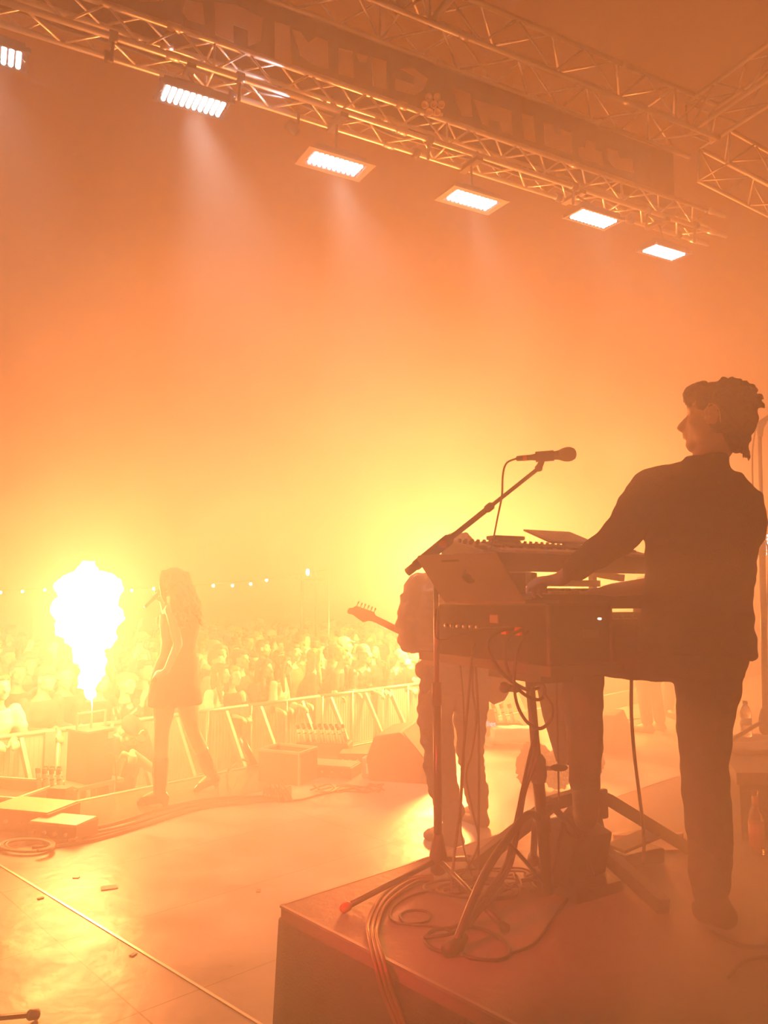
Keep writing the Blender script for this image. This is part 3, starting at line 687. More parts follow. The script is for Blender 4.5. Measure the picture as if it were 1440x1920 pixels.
# low unit and pale tray behind player
def obox(name, c, size, R, m, label, cat, bev=.008): 
    o = MB().box((0, 0, size[2]/2), size, R, bev).build(name, m); o.location = c; return tag(o, label, cat)
pe = G(1190, 1618, RZ); r_ = empty('foot_pedal', pe, 'dark expression pedal on the riser behind standing leg', 'pedal')
MB().box(pe+Vector((0, 0, .03)), (.22, .12, .06), KR, .01).build('base', black, r_)
MB().slab(*[pe+KR @ Vector(v)+Vector((0, 0, .065)) for v in ((-.10, -.05, 0), (.10, -.05, .03), (.10, .05, .03), (-.10, .05, 0))], (0, 0, .012)).build('treadle', rubber, r_)
try_ = G(1230, 1590, RZ); MBt = MB()
MBt.slab(G(1152, 1578, RZ), G(1178, 1600, RZ), G(1300, 1598, RZ), G(1280, 1574, RZ), (0, 0, .012)); MBt.slab(G(1152, 1578, RZ), G(1280, 1574, RZ), G(1282, 1571, RZ), G(1150, 1575, RZ), (0, 0, .025))
tag(MBt.build('paper_tray', mat('pale_tray', (.55, .42, .36), .6), org=try_), 'pale flat tray lying behind the pedal on the riser', 'tray')
pd = G(1085, 1665, RZ); r_ = empty('power_box', pd, 'angular dark box under the keyboard stand', 'power box')
Rb = Matrix.Rotation(.55, 3, 'Z') @ Matrix.Rotation(.25, 3, 'X')
MB().box(pd+Vector((0, .05, .12)), (.20, .16, .20), Rb, .008).build('housing', blackm, r_)
mb = MB(); mb.box(pd+Vector((.0, .02, .225)), (.05, .03, .02), Rb); mb.build('handle', rubber, r_)
mb = MB(); mb.box(pd+Vector((0, .0, .02)), (.24, .22, .04), Matrix.Rotation(.55, 3, 'Z')); mb.build('base', rubber, r_)

# ------------------------------------------------------------------ boom microphone stand at the rig
mh = G(822, 1655, RZ); my = mh.y
ms = empty('microphone_stand', mh, 'boom microphone stand rising left of the laptop', 'microphone stand')
ptop = P(817, 1040, my)
MB().tube([mh+Vector((0, 0, .06)), mh.lerp(ptop, .55)], .0165, 12).build('lower_tube', blackm, ms)
MB().tube([mh.lerp(ptop, .5), ptop], .011, 12).build('upper_tube', steel, ms)
MB().tube([mh.lerp(ptop, .53), mh.lerp(ptop, .60)], .020, 12).build('height_clutch', black, ms)
bA = P(764, 1073, my-.02); bB = P(1010, 878, my-.30)
bd = (bB-bA).normalized()
MB().tube([bA, bA+bd*.07], .017, 12).build('counterweight', black, ms)
MB().tube([bA, bA.lerp(bB, .64)], .0085*1.25, 10).build('boom_outer', blackm, ms)
MB().tube([bA.lerp(bB, .6), bB], .0075, 10).build('boom_inner', blackm, ms)
pv = bA.lerp(bB, .22); MB().tube([pv-bd*.11, pv-bd*.10, pv+bd*.075, pv+bd*.09], [.012, .021, .023, .012], 12).build('boom_clutch', black, ms)
MB().cyl(pv+bd*.04+Vector((0, -.02, 0)), pv+bd*.04+Vector((0, -.045, 0)), .014).build('clutch_knob', mat('red_knob', (.5, .05, .05), .4), ms)
MB().tube([bA.lerp(bB, .615), bA.lerp(bB, .625), bA.lerp(bB, .66), bA.lerp(bB, .67)], [.010, .0155, .0155, .010], 12).build('boom_lock', black, ms)
hb = MB(); hb.lathe([(.018, 0), (.03, .01), (.034, .07), (.022, .13), (.018, .15)], mh+Vector((0, 0, .03)), Z, 14); hb.build('leg_hub', black, ms)
for (px, py) in ((648, 1701), (945, 1738), (880, 1610)):
    f_ = G(px, py, RZ+.018); h0 = mh+Vector((0, 0, .085)); lg = MB().tube([h0, f_], .0105, 8).build('leg', blackm, ms)
    u = (f_-h0).normalized(); MB().tube([f_-u*.02, f_-u*.01, f_+u*.012, f_+u*.02], [.012, .017, .017, .010], 10).build('foot_cap', mat('red_lit_foot', (.35, .03, .03), .5) if px < 700 else rubber, lg)  # left foot cap has the red wash put into its colour
# microphone in its clip
mA = P(968, 860, bB.y-.0); mB_ = P(1074, 851, bB.y-.05); md = (mB_-mA).normalized(); ml = (mB_-mA).length
mc = empty('microphone', mA.lerp(mB_, .5), 'dynamic vocal microphone clipped on the boom end', 'microphone')
MB().lathe([(.008, .0), (.010, .005), (.0105, ml*.28), (.0125, ml*.32), (.0165, ml*.72), (.018, ml*.75), (.018, ml*.78)], mA, md, 16).build('handle', black, mc)
MB().lathe([(.018, 0), (.0235, .012), (.0265, .026), (.0255, .042), (.018, .056), (.006, .061)], mA+md*ml*.76, md, 18).build('grille', mat('mic_grille', (.12, .1, .1), .5, .6, bump=1, bscale=600), mc)
MB().lathe([(.0095, 0), (.0105, .002), (.0105, .016), (.0095, .018)], mA+md*.022, md, 14).build('connector_ring', red, mc)
cm = MB(); cp = mA+md*ml*.52; cm.tube([cp-md*.035, cp+md*.03], .0195, 14); cm.build('clip', rubber, mc)
cm = MB(); cm.tube([cp-md*.01-Z*.012, (cp-md*.02-Z*.03).lerp(bB, .5), bB-bd*.0], [.010, .012, .015], 10); cm.build('clip_hinge', black, mc)
cable([mA, P(950, 868, bB.y), P(943, 890, bB.y+.02), P(941, 930, bB.y+.05), P(933, 970, my-.1), P(925, 1012, my+.05), P(921, 1030, my+.1)], .0042, 'microphone lead curving down from boom microphone to the keyboards')

# ------------------------------------------------------------------ cables of the rig
def pcable(pts, r, label, **k): return cable([P(a, b, y) for a, b, y in pts], r, label, **k)
pcable([(962, 1178, 2.66), (935, 1184, 2.62), (917, 1200, 2.60), (918, 1225, 2.58), (945, 1265, 2.58), (985, 1292, 2.64), (1010, 1290, 2.72)], .0065, 'thick cable swooping from red plug round the table column', m=rubber)
pcable([(980, 1180, 2.66), (958, 1192, 2.60), (948, 1212, 2.58), (950, 1250, 2.58), (975, 1295, 2.60), (1008, 1312, 2.62), (1021, 1300, 2.63), (1018, 1285, 2.64), (1003, 1284, 2.65), (995, 1300, 2.66), (1002, 1370, 2.7)], .0060, 'cable with a small tight loop beside the table column')
pcable([(990, 1184, 2.64), (975, 1205, 2.58), (965, 1250, 2.57), (967, 1310, 2.58), (985, 1350, 2.60), (1012, 1366, 2.6), (1032, 1350, 2.6), (1035, 1325, 2.6), (1020, 1302, 2.62)], .0058, 'cable hanging in a wide loop around the column clamp')
for k, (x0, x1, x2) in enumerate(((992, 985, 962), (1000, 988, 968), (1008, 992, 972))):
    pcable([(1003+k*2, 1375, 2.68), (x0, 1420, 2.70), (x1-6, 1480, 2.72), (x2, 1560, 2.76), (945+k*6, 1625, 2.80), (905+k*8, 1680, 2.74), (868+k*6, 1738, 2.62)], .0055, 'black cable strapped down the table column, %s of the three' % ('leftmost', 'middle', 'rightmost')[k])
pcable([(895, 1190, 3.06), (884, 1235, 2.98), (879, 1300, 2.98), (868, 1420, 3.0), (862, 1520, 3.02), (850, 1620, 2.96), (846, 1700, 2.90), (862, 1745, 2.70)], .0055, 'cable dropping from table edge nearest the boom stand')
pcable([(860, 1222, 3.2), (868, 1300, 3.22), (870, 1420, 3.2), (864, 1540, 3.2), (872, 1600, 3.2), (890, 1655, 3.12)], .0035, 'thin lead dangling just right of the stand pole')
pcable([(888, 1225, 3.15), (886, 1290, 3.15), (893, 1345, 3.15), (885, 1410, 3.15), (874, 1455, 3.15), (886, 1520, 3.15), (897, 1580, 3.12), (870, 1635, 3.05), (840, 1650, 3.05)], .0045, 'wavy cable hanging between the other table leads')
pcable([(890, 1226, 3.16), (895, 1300, 3.16), (898, 1380, 3.16), (898, 1500, 3.16), (897, 1600, 3.16), (899, 1640, 3.10)], .0055, 'straight vertical cable behind the table leads')
pcable([(1043, 1240, 2.9), (1044, 1300, 2.9), (1046, 1400, 2.92), (1048, 1500, 2.95)], .0038, 'thin straight wire beside the player\'s bent leg')
pcable([(1184, 1185, 2.86), (1184, 1270, 2.86), (1184, 1340, 2.88), (1190, 1420, 2.92), (1200, 1500, 3.0), (1207, 1560, 3.05), (1207, 1620, 3.0)], .0066, 'long cable hanging under the thigh down to the pedal')
pcable([(818, 1142, 3.02), (816, 1190, 3.0), (832, 1200, 2.99), (870, 1188, 2.95), (905, 1178, 2.85), (960, 1176, 2.70)], .0035, 'thin wire along the left face of rack case')
def gcable(pts, r, label, z=RZ, **k): return cable([G(a, b, z+r*.9+(c if c else 0)) for a, b, c in pts], r, label, **k)
def face(px, py, off=.03):       # point on the skirt face of the riser
    r = ray(px, py); n = -RV; t = ((C0+n*off)-EYE).dot(n)/r.dot(n); return EYE+r*t
for k, nm in enumerate(('left one', 'middle one', 'right one')):
    o_ = k*9
    cable([face(745+o_*.8, 1925), face(722+o_, 1870), face(704+o_, 1810, .035), G(692+o_*.8, 1757, RZ+.016), G(690+o_, 1735, RZ+.012), G(700+o_, 1705, RZ+.01), G(722+o_, 1674+o_*.4, RZ+.01), G(762+o_, 1648+o_*.4, RZ+.01), G(812, 1642+o_*.5, RZ+.01)], .0075, 'red-lit cable hanging over riser front, '+nm, m=mat('red_lit_rubber', (.10, .02, .018), .4), n=8)  # red wash painted into the rubber colour of these cables
gcable([(815, 1668, 0), (770, 1680, 0), (738, 1700, 0), (732, 1722, 0), (755, 1732, 0), (800, 1728, 0), (805, 1712, 0), (775, 1706, 0), (750, 1716, 0), (765, 1732, 0), (820, 1738, 0), (850, 1748, 0)], .0045, 'thin looped cable lying near riser front edge')
gcable([(870, 1790, 0), (820, 1782, 0), (797, 1765, 0), (810, 1745, 0), (850, 1738, 0), (890, 1715, .03), (920, 1690, .05), (945, 1660, .05)], .0065, 'cable curling round the near foot of table stand')
gcable([(795, 1758, .01), (840, 1752, .02), (880, 1738, 0), (920, 1748, 0), (950, 1770, 0), (955, 1790, 0), (930, 1800, 0), (880, 1795, 0), (860, 1780, 0)], .0060, 'cable in an open loop right of the near stand foot')
gcable([(955, 1788, 0), (1000, 1770, 0), (1030, 1730, 0), (1060, 1690, 0), (1090, 1650, 0)], .0050, 'cable running off towards the power box')
for i in range(7):
    R_ = random.Random(20+i); cx_, cy_ = 850+R_.uniform(-20, 60), 1648+R_.uniform(-12, 22); pts = []
    for k in range(11):
        a = k*.72+i; pts.append((cx_+R_.uniform(45, 75)*cos(a)+k*5, cy_+R_.uniform(10, 20)*sin(a), .004+.008*(k % 3)))
    gcable(pts, .004+.001*(i % 2), 'tangled %s black cable loop heaped around the boom stand base' % ('thick', 'thin')[i % 2 == 0], group='cable tangle at the boom stand base')
for i in range(5):
    R_ = random.Random(50+i); pts = [(945+R_.uniform(-10, 20)+k*16, 1655+R_.uniform(-22, 12), .005+.03*abs(sin(k+i))) for k in range(8)]
    gcable(pts, .004, 'loose thin cable looping on the riser behind table column', group='loose cables behind the table column')
gcable([(1330, 1745, 0), (1370, 1765, 0), (1410, 1775, 0), (1450, 1772, 0)], .006, 'dark cable running off right from the standing foot')
gcable([(1450, 1792, 0), (1400, 1800, 0), (1375, 1820, 0), (1366, 1832, 0)], .005, 'short cable end near the bottom right corner')

# bottles
def bottle(c, h, kind, label, cat='bottle'):
    c = Vector(c); r_ = empty('beer_bottle' if kind else 'water_bottle', c, label, cat)
    if kind:
        g = mat('clear_glass', (.85, .75, .6), .08, trans=.85, spec=.8)
        MB().lathe([(.0, 0), (.030, .002), (.031, .01), (.031, h*.55), (.027, h*.62), (.015, h*.72), (.0125, h*.78), (.012, h*.93), (.0145, h*.94), (.0145, h*.98), (.0125, h)], c, Z, 20).build('glass', g, r_)
        MB().lathe([(.0317, h*.10), (.0317, h*.50)], c, Z, 20).build('label', mat('beer_label', (.45, .30, .2), .6, var=.5, vscale=60), r_)
        MB().lathe([(.0127, h*.74), (.0127, h*.90)], c, Z, 16).build('neck_label', mat('neck_foil', (.5, .35, .25), .4), r_)
    else:
        g = mat('clear_pet', (.9, .85, .8), .1, trans=.85)
        MB().lathe([(.0, 0), (.028, .002), (.031, .012), (.029, h*.25), (.031, h*.35), (.028, h*.52), (.032, h*.62), (.031, h*.70), (.020, h*.84), (.0125, h*.89), (.0125, h*.92)], c, Z, 20).build('body', g, r_)
        MB().lathe([(.0325, h*.34), (.0325, h*.52)], c, Z, 20).build('label', label_w, r_)
        MB().lathe([(.0145, 0), (.0150, .004), (.0145, .018)], c+Vector((0, 0, h*.91)), Z, 16).build('cap', mat('blue_cap', (.05, .08, .2), .4), r_)
    return r_
bottle(G(1421, 1600, RZ), .26, 1, 'clear glass beer bottle at the right edge of riser')
bottle(G(1400, 1382, dz), .20, 0, 'plastic water bottle with dark cap behind tripod leg')

# right tripod microphone stand
rb_ = G(1437, 1388, dz); rs = empty('microphone_stand', rb_, 'tall straight microphone stand cut by the right edge', 'microphone stand')
rt_ = P(1424, 800, rb_.y); MB().tube([rb_+Z*.05, rb_.lerp(rt_, .62)], .017, 10).build('lower_tube', blackm, rs); MB().tube([rb_.lerp(rt_, .6), rt_], .011, 10).build('upper_tube', steel, rs)
MB().tube([rb_.lerp(rt_, .58), rb_.lerp(rt_, .66)], .021, 10).build('height_clutch', black, rs)
MB().tube([rt_-Z*.06, rt_+Z*.0, rt_+Z*.03+Vector((.03, 0, 0))], [.014, .024, .018], 10).build('swivel', black, rs)
MB().tube([P(1415, 800, rb_.y), P(1440, 783, rb_.y), P(1500, 770, rb_.y)], .014, 10).build('boom', black, rs)
for (px, py) in ((1362, 1393), (1520, 1392), (1450, 1365)):
    MB().tube([rb_+Z*.11, G(px, py, dz+.012)], .011, 8).build('leg', blackm, rs)
MB().lathe([(.02, 0), (.034, .02), (.034, .09), (.02, .14)], rb_+Z*.03, Z, 12).build('leg_hub', black, rs)
cable([P(1418, 795, rb_.y-.03), P(1411, 850, rb_.y-.03), P(1413, 930, rb_.y-.03), P(1425, 1000, rb_.y-.03), P(1441, 1040, rb_.y-.03), P(1436, 1200, rb_.y-.03), P(1440, 1350, rb_.y-.03)], .0045, 'lead winding down the tall straight microphone stand')
# panel of white lights at right edge
wp = P(1441, 1022, 9.0); r_ = empty('led_panel', wp, 'white lamp panel low at the right photo edge', 'stage light')
MB().box(wp+Vector((.06, .08, 0)), (.26, .1, .30), None, .01).build('housing', blackm, r_)
cc = MB()
for i in range(5):
    for j in range(6): cc.lathe([(.018, 0), (.012, .01)], wp+Vector((-.03+i*.042, .02, -.10+j*.042)), (0, -1, 0), 8)
cc.build('lamp_cells', glow, r_)
MB().bar(wp+Vector((.06, .1, -.15)), Vector((wp.x+.06, wp.y+.1, 0)), .03, .03, up=Vector((0, 1, 0))).build('pole', blackm, r_)
MB().box(Vector((wp.x+.06, wp.y+.1, .015)), (.4, .4, .03)).build('base_plate', blackm, r_)
# foot of a stand in the bottom left corner
fp = G(66, 1902, .02); r_ = empty('microphone_stand', G(-180, 1930, 0), 'black stand foot poking in at bottom left corner', 'stand')
MB().tube([G(-180, 1925, .12), fp], .010, 8).build('leg', blackm, r_)
u = (fp-G(-180, 1925, .12)).normalized(); MB().tube([fp-u*.028, fp-u*.02, fp+u*.01, fp+u*.014], [.012, .018, .018, .013], 12).build('foot_cap', rubber, r_)
MB().tube([G(-180, 1925, .05), G(-180, 1925, .05)+Z*.9], .014, 10).build('pole', blackm, r_)
MB().tube([G(-180, 1925, .12), G(-260, 2060, .01)], .010, 8).build('leg', blackm, r_)
MB().tube([G(-180, 1925, .12), G(-300, 1870, .01)], .010, 8).build('leg', blackm, r_)
# ------------------------------------------------------------------ people
hair_d = mat('dark_hair', (.035, .020, .014), .6, bump=1, bscale=70, var=.5, vscale=30)
hair_b = mat('brown_hair', (.16, .08, .04), .6, bump=1, bscale=60, var=.5, vscale=30)
hair_l = mat('blond_hair', (.45, .30, .15), .6, bump=1, bscale=60, var=.4, vscale=30)
def head_parts(mb, c, fwd, up, k=1.0, ears=True):
    """skull, jaw, nose, brow, lips, ears around centre c (between the ears)"""
    f = Vector(fwd).normalized(); u = (Vector(up)-f*Vector(up).dot(f)).normalized(); r = f.cross(u); R = frame_R(r, f, u)
    def T(x, y, z): return Vector(c)+R @ Vector((x*k, y*k, z*k))
    def E(x, y, z, a, b, d): mb.ell(T(x, y, z), (a*k, b*k, d*k), R, 16, 12)
    E(0, -.012, .035, .076, .096, .082); E(0, .03, -.02, .062, .066, .085)
    E(0, .062, -.092, .030, .028, .025); E(.042, .02, -.07, .022, .035, .028); E(-.042, .02, -.07, .022, .035, .028); E(0, .045, -.07, .045, .04, .035)
    mb.caps([T(0, .090, .012), T(0, .104, -.012), T(0, .114, -.032)], [.008*k, .011*k, .014*k])
    mb.caps([T(-.042, .078, .026), T(0, .090, .024), T(.042, .078, .026)], [.010*k, .011*k, .010*k])
    mb.caps([T(-.020, .090, -.056), T(0, .099, -.054), T(.020, .090, -.056)], [.006*k, .008*k, .006*k])
    mb.caps([T(-.017, .088, -.068), T(0, .096, -.068), T(.017, .088, -.068)], [.006*k, .008*k, .006*k])
    for s in (-1, 1):
        E(s*.030, .074, .006, .014, .012, .009); E(s*.045, .055, -.025, .022, .025, .022)
        if ears: mb.ell(T(s*.078, -.006, -.008), (.009*k, .020*k, .033*k), R @ Matrix.Rotation(s*-.25, 3, 'Z')); mb.ell(T(s*.080, .006, -.028), (.007*k, .010*k, .012*k), R)
    return T, R
def hand(mb, wrist, d, n, s=1, curl=.3, k=1.0, spread=.12, pinch=0.0):
    """wrist point, finger direction d, palm normal n (facing side), thumb on side s"""
    d = Vector(d).normalized(); n = (Vector(n)-d*Vector(n).dot(d)).normalized(); x = d.cross(n)*s
    w = Vector(wrist)
    mb.caps([w, w+d*.03*k, w+d*.045*k+x*.022*k, w+d*.088*k+x*.026*k], [.026*k, .022*k, .014*k, .0125*k])
    mb.caps([w+d*.03*k, w+d*.085*k-x*.028*k], [.018*k, .0115*k]); mb.caps([w+d*.03*k, w+d*.092*k-x*.008*k], [.017*k, .0125*k]); mb.caps([w+d*.03*k, w+d*.092*k+x*.010*k], [.017*k, .0125*k])
    for i, (o, L) in enumerate(((.028, .072), (.0095, .080), (-.0095, .075), (-.028, .058))):
        p = w+d*.088*k+x*o*k; a = o*spread/.028; q = d*cos(a)+x*sin(a); c_ = curl*(.8+.2*i)
        pts = [p]; ang = 0
        for j, fr in enumerate((.45, .31, .24)):
            ang += c_*(1.0 if j == 0 else 1.15); p = p+(q*cos(ang)+n*sin(ang))*L*fr*k; pts.append(p)
        mb.caps(pts, [.0098*k, .0090*k, .0082*k, .0072*k])
    p = w+d*.025*k+x*.020*k; t1 = (d*.75+x*.75+n*.25).normalized(); t2 = (d*.95+x*.25+n*(.2+curl*.5)).normalized()
    mb.caps([p, p+t1*.038*k, p+t1*.038*k+t2*.032*k, p+t1*.038*k+t2*.056*k], [.015*k, .0115*k, .0100*k, .0082*k])
def torso_secs(pel, chest, neck, ra, fw, W, grow=0.0):
    """rings from crotch to neck; ra: right vector at hips/shoulders, W: (hip, waist, chest, shoulder) half widths and depths"""
    pel, chest, neck = Vector(pel), Vector(chest), Vector(neck); r = Vector(ra).normalized(); f = Vector(fw).normalized(); g = grow
    (hw, hd), (ww, wd), (cw, cd), (sw, sdp) = W
    return [(pel-(chest-pel)*.28, r*(hw*.80+g), f*(hd*.85+g)), (pel, r*(hw+g), f*(hd+g)), (pel.lerp(chest, .40), r*(ww+g), f*(wd+g)),
            (pel.lerp(chest, .75), r*((ww+cw)/2+g), f*((wd+cd)/2+g)), (chest, r*(cw+g), f*(cd+g)), (chest.lerp(neck, .45), r*(sw+g), f*(sdp+g)),
            (chest.lerp(neck, .78), r*(sw*.62+g), f*(sdp*.75+g)), (chest.lerp(neck, .95), r*(.062+g), f*(.062+g))]
WM = ((.155, .105), (.140, .10), (.165, .115), (.155, .09)); WF = ((.155, .11), (.115, .09), (.140, .115), (.130, .075))
def shoe(mb, ankle, toe, k=1.0, heel=0.0, r=.042):
    a, t = Vector(ankle), Vector(toe); d = (t-a); dh = Vector((d.x, d.y, 0)).normalized(); z0 = min(t.z, a.z-.08)
    L = sqrt(d.x**2+d.y**2)
    base = Vector((a.x, a.y, t.z))
    mb.caps([a, base-dh*.03*k+Z*(.045+heel)], [.048*k, .042*k])
    mb.caps([base-dh*.045*k+Z*(.035+heel), base+dh*L*.45+Z*(.035+heel*.5), t-dh*.03*k+Z*.028, t-dh*.005+Z*.022], [.038*k, .040*k, .036*k, .024*k])
    if heel > 0: mb.caps([base-dh*.05*k+Z*.02, base-dh*.05*k+Z*(.03+heel)], [.022*k, .03*k])

# ---- keyboard player (back to the camera, head turned left) ------------------------------------
def world_chain(l): return [P(*q) for q in l]
hipL, hipR = P(1275, 1222, 2.70), P(1362, 1240, 2.62); pel = (hipL+hipR)/2+Z*.04
chest = P(1322, 985, 2.60); neck = P(1318, 868, 2.58); rvec = (P(1418, 930, 2.52)-P(1218, 900, 2.72)); rvec.z = 0
rv = rvec.normalized(); fv = Vector((-rv.y, rv.x, 0))
shL, shR = P(1222, 918, 2.70), P(1380, 938, 2.54)
elL, wrL = P(1160, 1010, 2.66), P(1050, 1086, 2.80)
elR, wrR = P(1330, 1085, 2.72), P(1150, 1106, 3.02)
kneL, anL, toeL = P(1092, 1222, 2.97), P(1098, 1470, 3.02), P(1108, 1528, 3.16)
kneR, anR = P(1324, 1490, 2.68), P(1330, 1690, 2.70); toeR = G(1312, 1722, RZ+.004); anR.z = max(anR.z, RZ+.10)
hc = P(1345, 787, 2.56)
hf = Vector((-.80, .58, .16)).normalized(); hu = Vector((.16, 0, 1)).normalized()
bm_ = MB()
T, R = head_parts(bm_, hc, hf, hu, 1.02)
bm_.caps([T(0, -.03, -.05), P(1328, 862, 2.57), P(1322, 905, 2.58)], [.054, .054, .064])
bm_.loft(torso_secs(pel, chest, neck, rv, fv, WM))
bm_.caps([shL, elL, wrL], [.052, .040, .027]); bm_.caps([shR, elR, wrR], [.052, .040, .027])
hand(bm_, wrL, P(1004, 1090, 2.90)-wrL, (-.25, .15, -1), s=1, curl=.62, spread=.22)
hand(bm_, wrR, P(1085, 1112, 3.10)-wrR, (0, 0, -1), s=-1, curl=.38, spread=.16)
bm_.caps([hipL, kneL, anL], [.085, .058, .042]); bm_.caps([P(1335, 1240, 2.63), kneR, anR], [.085, .058, .042])
bm_.caps([anL, anL.lerp(toeL, .8)], [.04, .035]); bm_.caps([anR, toeR.lerp(anR, .25)], [.04, .035])
kp_o = fuse(bm_, .006, skin, 'person', org=Vector((pel.x, pel.y, RZ)), smooth=5)
tag(kp_o, 'person in dark long sleeved shirt playing keyboards, back to camera, head turned left', 'person')
shirt_m = mat('charcoal_shirt', (.028, .022, .022), .9, bump=.6, bscale=160, var=.25)
sh = MB()
hem = P(1318, 1215, 2.66)
pc_ = P(1304, 1130, 2.66); hem = P(1304, 1218, 2.66)
sh.loft([(hem-Z*.012, rv*.192, fv*.135), (hem+Z*.06, rv*.188, fv*.135)]+torso_secs(pc_, chest, neck, rv, fv, ((.162, .12), (.158, .12), (.178, .128), (.160, .105)), .018)[1:-1])
sh.caps([shL, P(1192, 962, 2.66), elL, P(1120, 1038, 2.70), P(1080, 1065, 2.75)], [.078, .072, .066, .058, .048])
sh.caps([shR, P(1392, 1000, 2.58), elR, P(1255, 1090, 2.84)], [.074, .054, .05, .048])
sh.caps([shL.lerp(neck, .2), neck-Z*.045, shR.lerp(neck, .2)], [.066, .064, .062]); sh.loft([(neck-Z*.05, rv*.085, fv*.08), (neck+Z*.005+rv*.01, rv*.072, fv*.072), (neck+Z*.022+rv*.015, rv*.068, fv*.068)])
sh.caps([P(1408, 1225, 2.58), P(1398, 1200, 2.58)], [.022, .03])
fuse(sh, .007, shirt_m, 'shirt', kp_o, smooth=4, folds=.010, fsize=.085, fold_seed=1)
tro = MB()
ph_ = P(1305, 1225, 2.66); tro.loft([(ph_-Z*.08, rv*.15, fv*.12), (ph_, rv*.165, fv*.13), (ph_+Z*.10, rv*.155, fv*.12)])
tro.caps([hipL, hipL.lerp(kneL, .5), kneL, kneL.lerp(anL, .5), P(1098, 1425, 3.02), P(1095, 1462, 3.02)], [.108, .102, .082, .074, .064, .060])
tro.caps([P(1330, 1240, 2.63), P(1322, 1340, 2.65), P(1320, 1430, 2.67), kneR, P(1330, 1570, 2.69), P(1332, 1660, 2.70)], [.116, .096, .080, .080, .076, .062])
fuse(tro, .008, denim, 'trousers', kp_o, smooth=4, folds=.007, fsize=.10, fold_seed=4)
for an, to in ((anL, toeL), (anR, toeR)):
    so_ = MB(); shoe(so_, an, to, 1.12); so_.caps([an+Z*.08, an], [.058, .056]); fuse(so_, .007, mat('black_leather', (.03, .025, .02), .35), 'boot', kp_o, smooth=3)
hm = MB()
def HE(x, y, z, a, b, d): hm.ell(T(x, y, z), (a, b, d), R, 14, 10)
HE(0, -.020, .050, .084, .090, .078); HE(0, -.040, .005, .086, .086, .090); HE(0, -.066, -.055, .066, .045, .055); HE(0, .022, .086, .070, .052, .040); HE(-.052, .036, .055, .028, .030, .045)
R_ = random.Random(11)
for i in range(70):
    a = R_.uniform(0, 2*pi); e_ = R_.uniform(.1, 1.3); d = Vector((cos(a)*cos(e_), sin(a)*cos(e_)-.15, sin(e_))); s0 = T(*(Vector((0, -.02, .045))+Vector((d.x*.082, d.y*.088, d.z*.082))))
    fl_ = R @ (Vector((d.x*.5, d.y*.5-.15, d.z*.6))+Vector((R_.uniform(-.4, .4), R_.uniform(-.4, .4), R_.uniform(-.5, .3))))
    hm.caps([s0, s0+fl_*.012, s0+fl_*.022+R @ Vector((0, -.002, -.008))], [.013, .010, .004])
for i in range(16):     # nape tufts
    x = -.06+i*.008; s0 = T(x, -.085+abs(x)*.3, -.07); hm.caps([s0, T(x*1.05, -.094, -.090+R_.uniform(-.01, .01)), T(x*1.05, -.100+R_.uniform(-.012, .01), -.104+R_.uniform(-.02, .012))], [.014, .009, .003])
for i in range(6):      # fringe falling forward
    x = -.045+i*.018; hm.caps([T(x, .05, .105), T(x, .085, .098), T(x*.95, .103, .080), T(x*.9, .105, .060-.004*i), T(x*.85, .098, .045)], [.017, .013, .010, .007, .004])
fuse(hm, .005, hair_d, 'hair', kp_o, smooth=1, folds=.004, fsize=.02)
eb_ = MB(); eb_.ell(T(-.086, .010, -.016), (.008, .010, .010), R); eb_.tube(smooth_path([T(-.088, .012, -.012), T(-.092, .02, -.0), T(-.090, .004, .028), T(-.084, -.02, .012), T(-.075, -.03, -.03)]), .0016, 6)
eb_.build('earpiece', mat('clear_earpiece', (.8, .6, .5), .2), kp_o)

# ---- guitarist (back to the camera, neck of the guitar to the left) -----------------------------
gy = 4.85
g = dict(pel=P(850, 1262, gy), chest=P(838, 1140, gy-.03), neck=P(848, 1072, gy-.05), head=P(857, 1042, gy-.02))
gr = Vector((.93, .36, 0)).normalized(); gf = Vector((-gr.y, gr.x, 0))
gb = MB(); T2, R2 = head_parts(gb, g['head'], Vector((-.35, .9, -.25)), Vector((0, .2, 1)), .98)
gb.caps([T2(0, -.02, -.05), g['neck'], g['neck']-Z*.06], [.055, .058, .06])
gb.loft(torso_secs(g['pel'], g['chest'], g['neck'], gr, gf, WM))
gL, gR = P(788, 1100, gy-.02), P(905, 1105, gy-.04)
geL, gwL = P(772, 1200, gy+.0), P(764, 1190, gy+.20); geR, gwR = P(925, 1200, gy-.02), P(898, 1250, gy+.22)
gb.caps([gL, geL, gwL], [.05, .04, .028]); gb.caps([gR, geR, gwR], [.05, .04, .028])
hand(gb, gwL, Vector((-.3, .3, .12)), Vector((.3, -.2, 1)), 1, .9); hand(gb, gwR, Vector((-.6, .1, -.6)), Vector((0, 1, 0)), 1, .6)
ghL, ghR = P(822, 1285, gy), P(885, 1285, gy); gkL, gaL, gtL = P(822, 1410, gy-.05), P(845, 1535, gy+.02), G(800, 1572, 0)
gkR, gaR, gtR = P(880, 1400, gy+.12), P(896, 1505, gy+.45), G(900, 1516, 0)
gtL.y = max(gtL.y, 4.95); gtR = Vector((gaR.x+.02, gaR.y-.02, .0)); gtR = Vector((gaR.x-.10, gaR.y+.16, 0)); gaL.z = .11; gaR.z = .11
gb.caps([ghL, gkL, gaL], [.08, .055, .042]); gb.caps([ghR, gkR, gaR], [.08, .055, .042]); gb.caps([gaL, gaL.lerp(gtL, .7)+Z*.02], [.04, .03]); gb.caps([gaR, gaR.lerp(gtR, .7)+Z*.02], [.04, .03])
gt = fuse(gb, .008, skin, 'person', org=Vector((g['pel'].x, gy, 0)), smooth=5)
tag(gt, 'person in loose jacket playing electric guitar, seen from behind the rig', 'person')
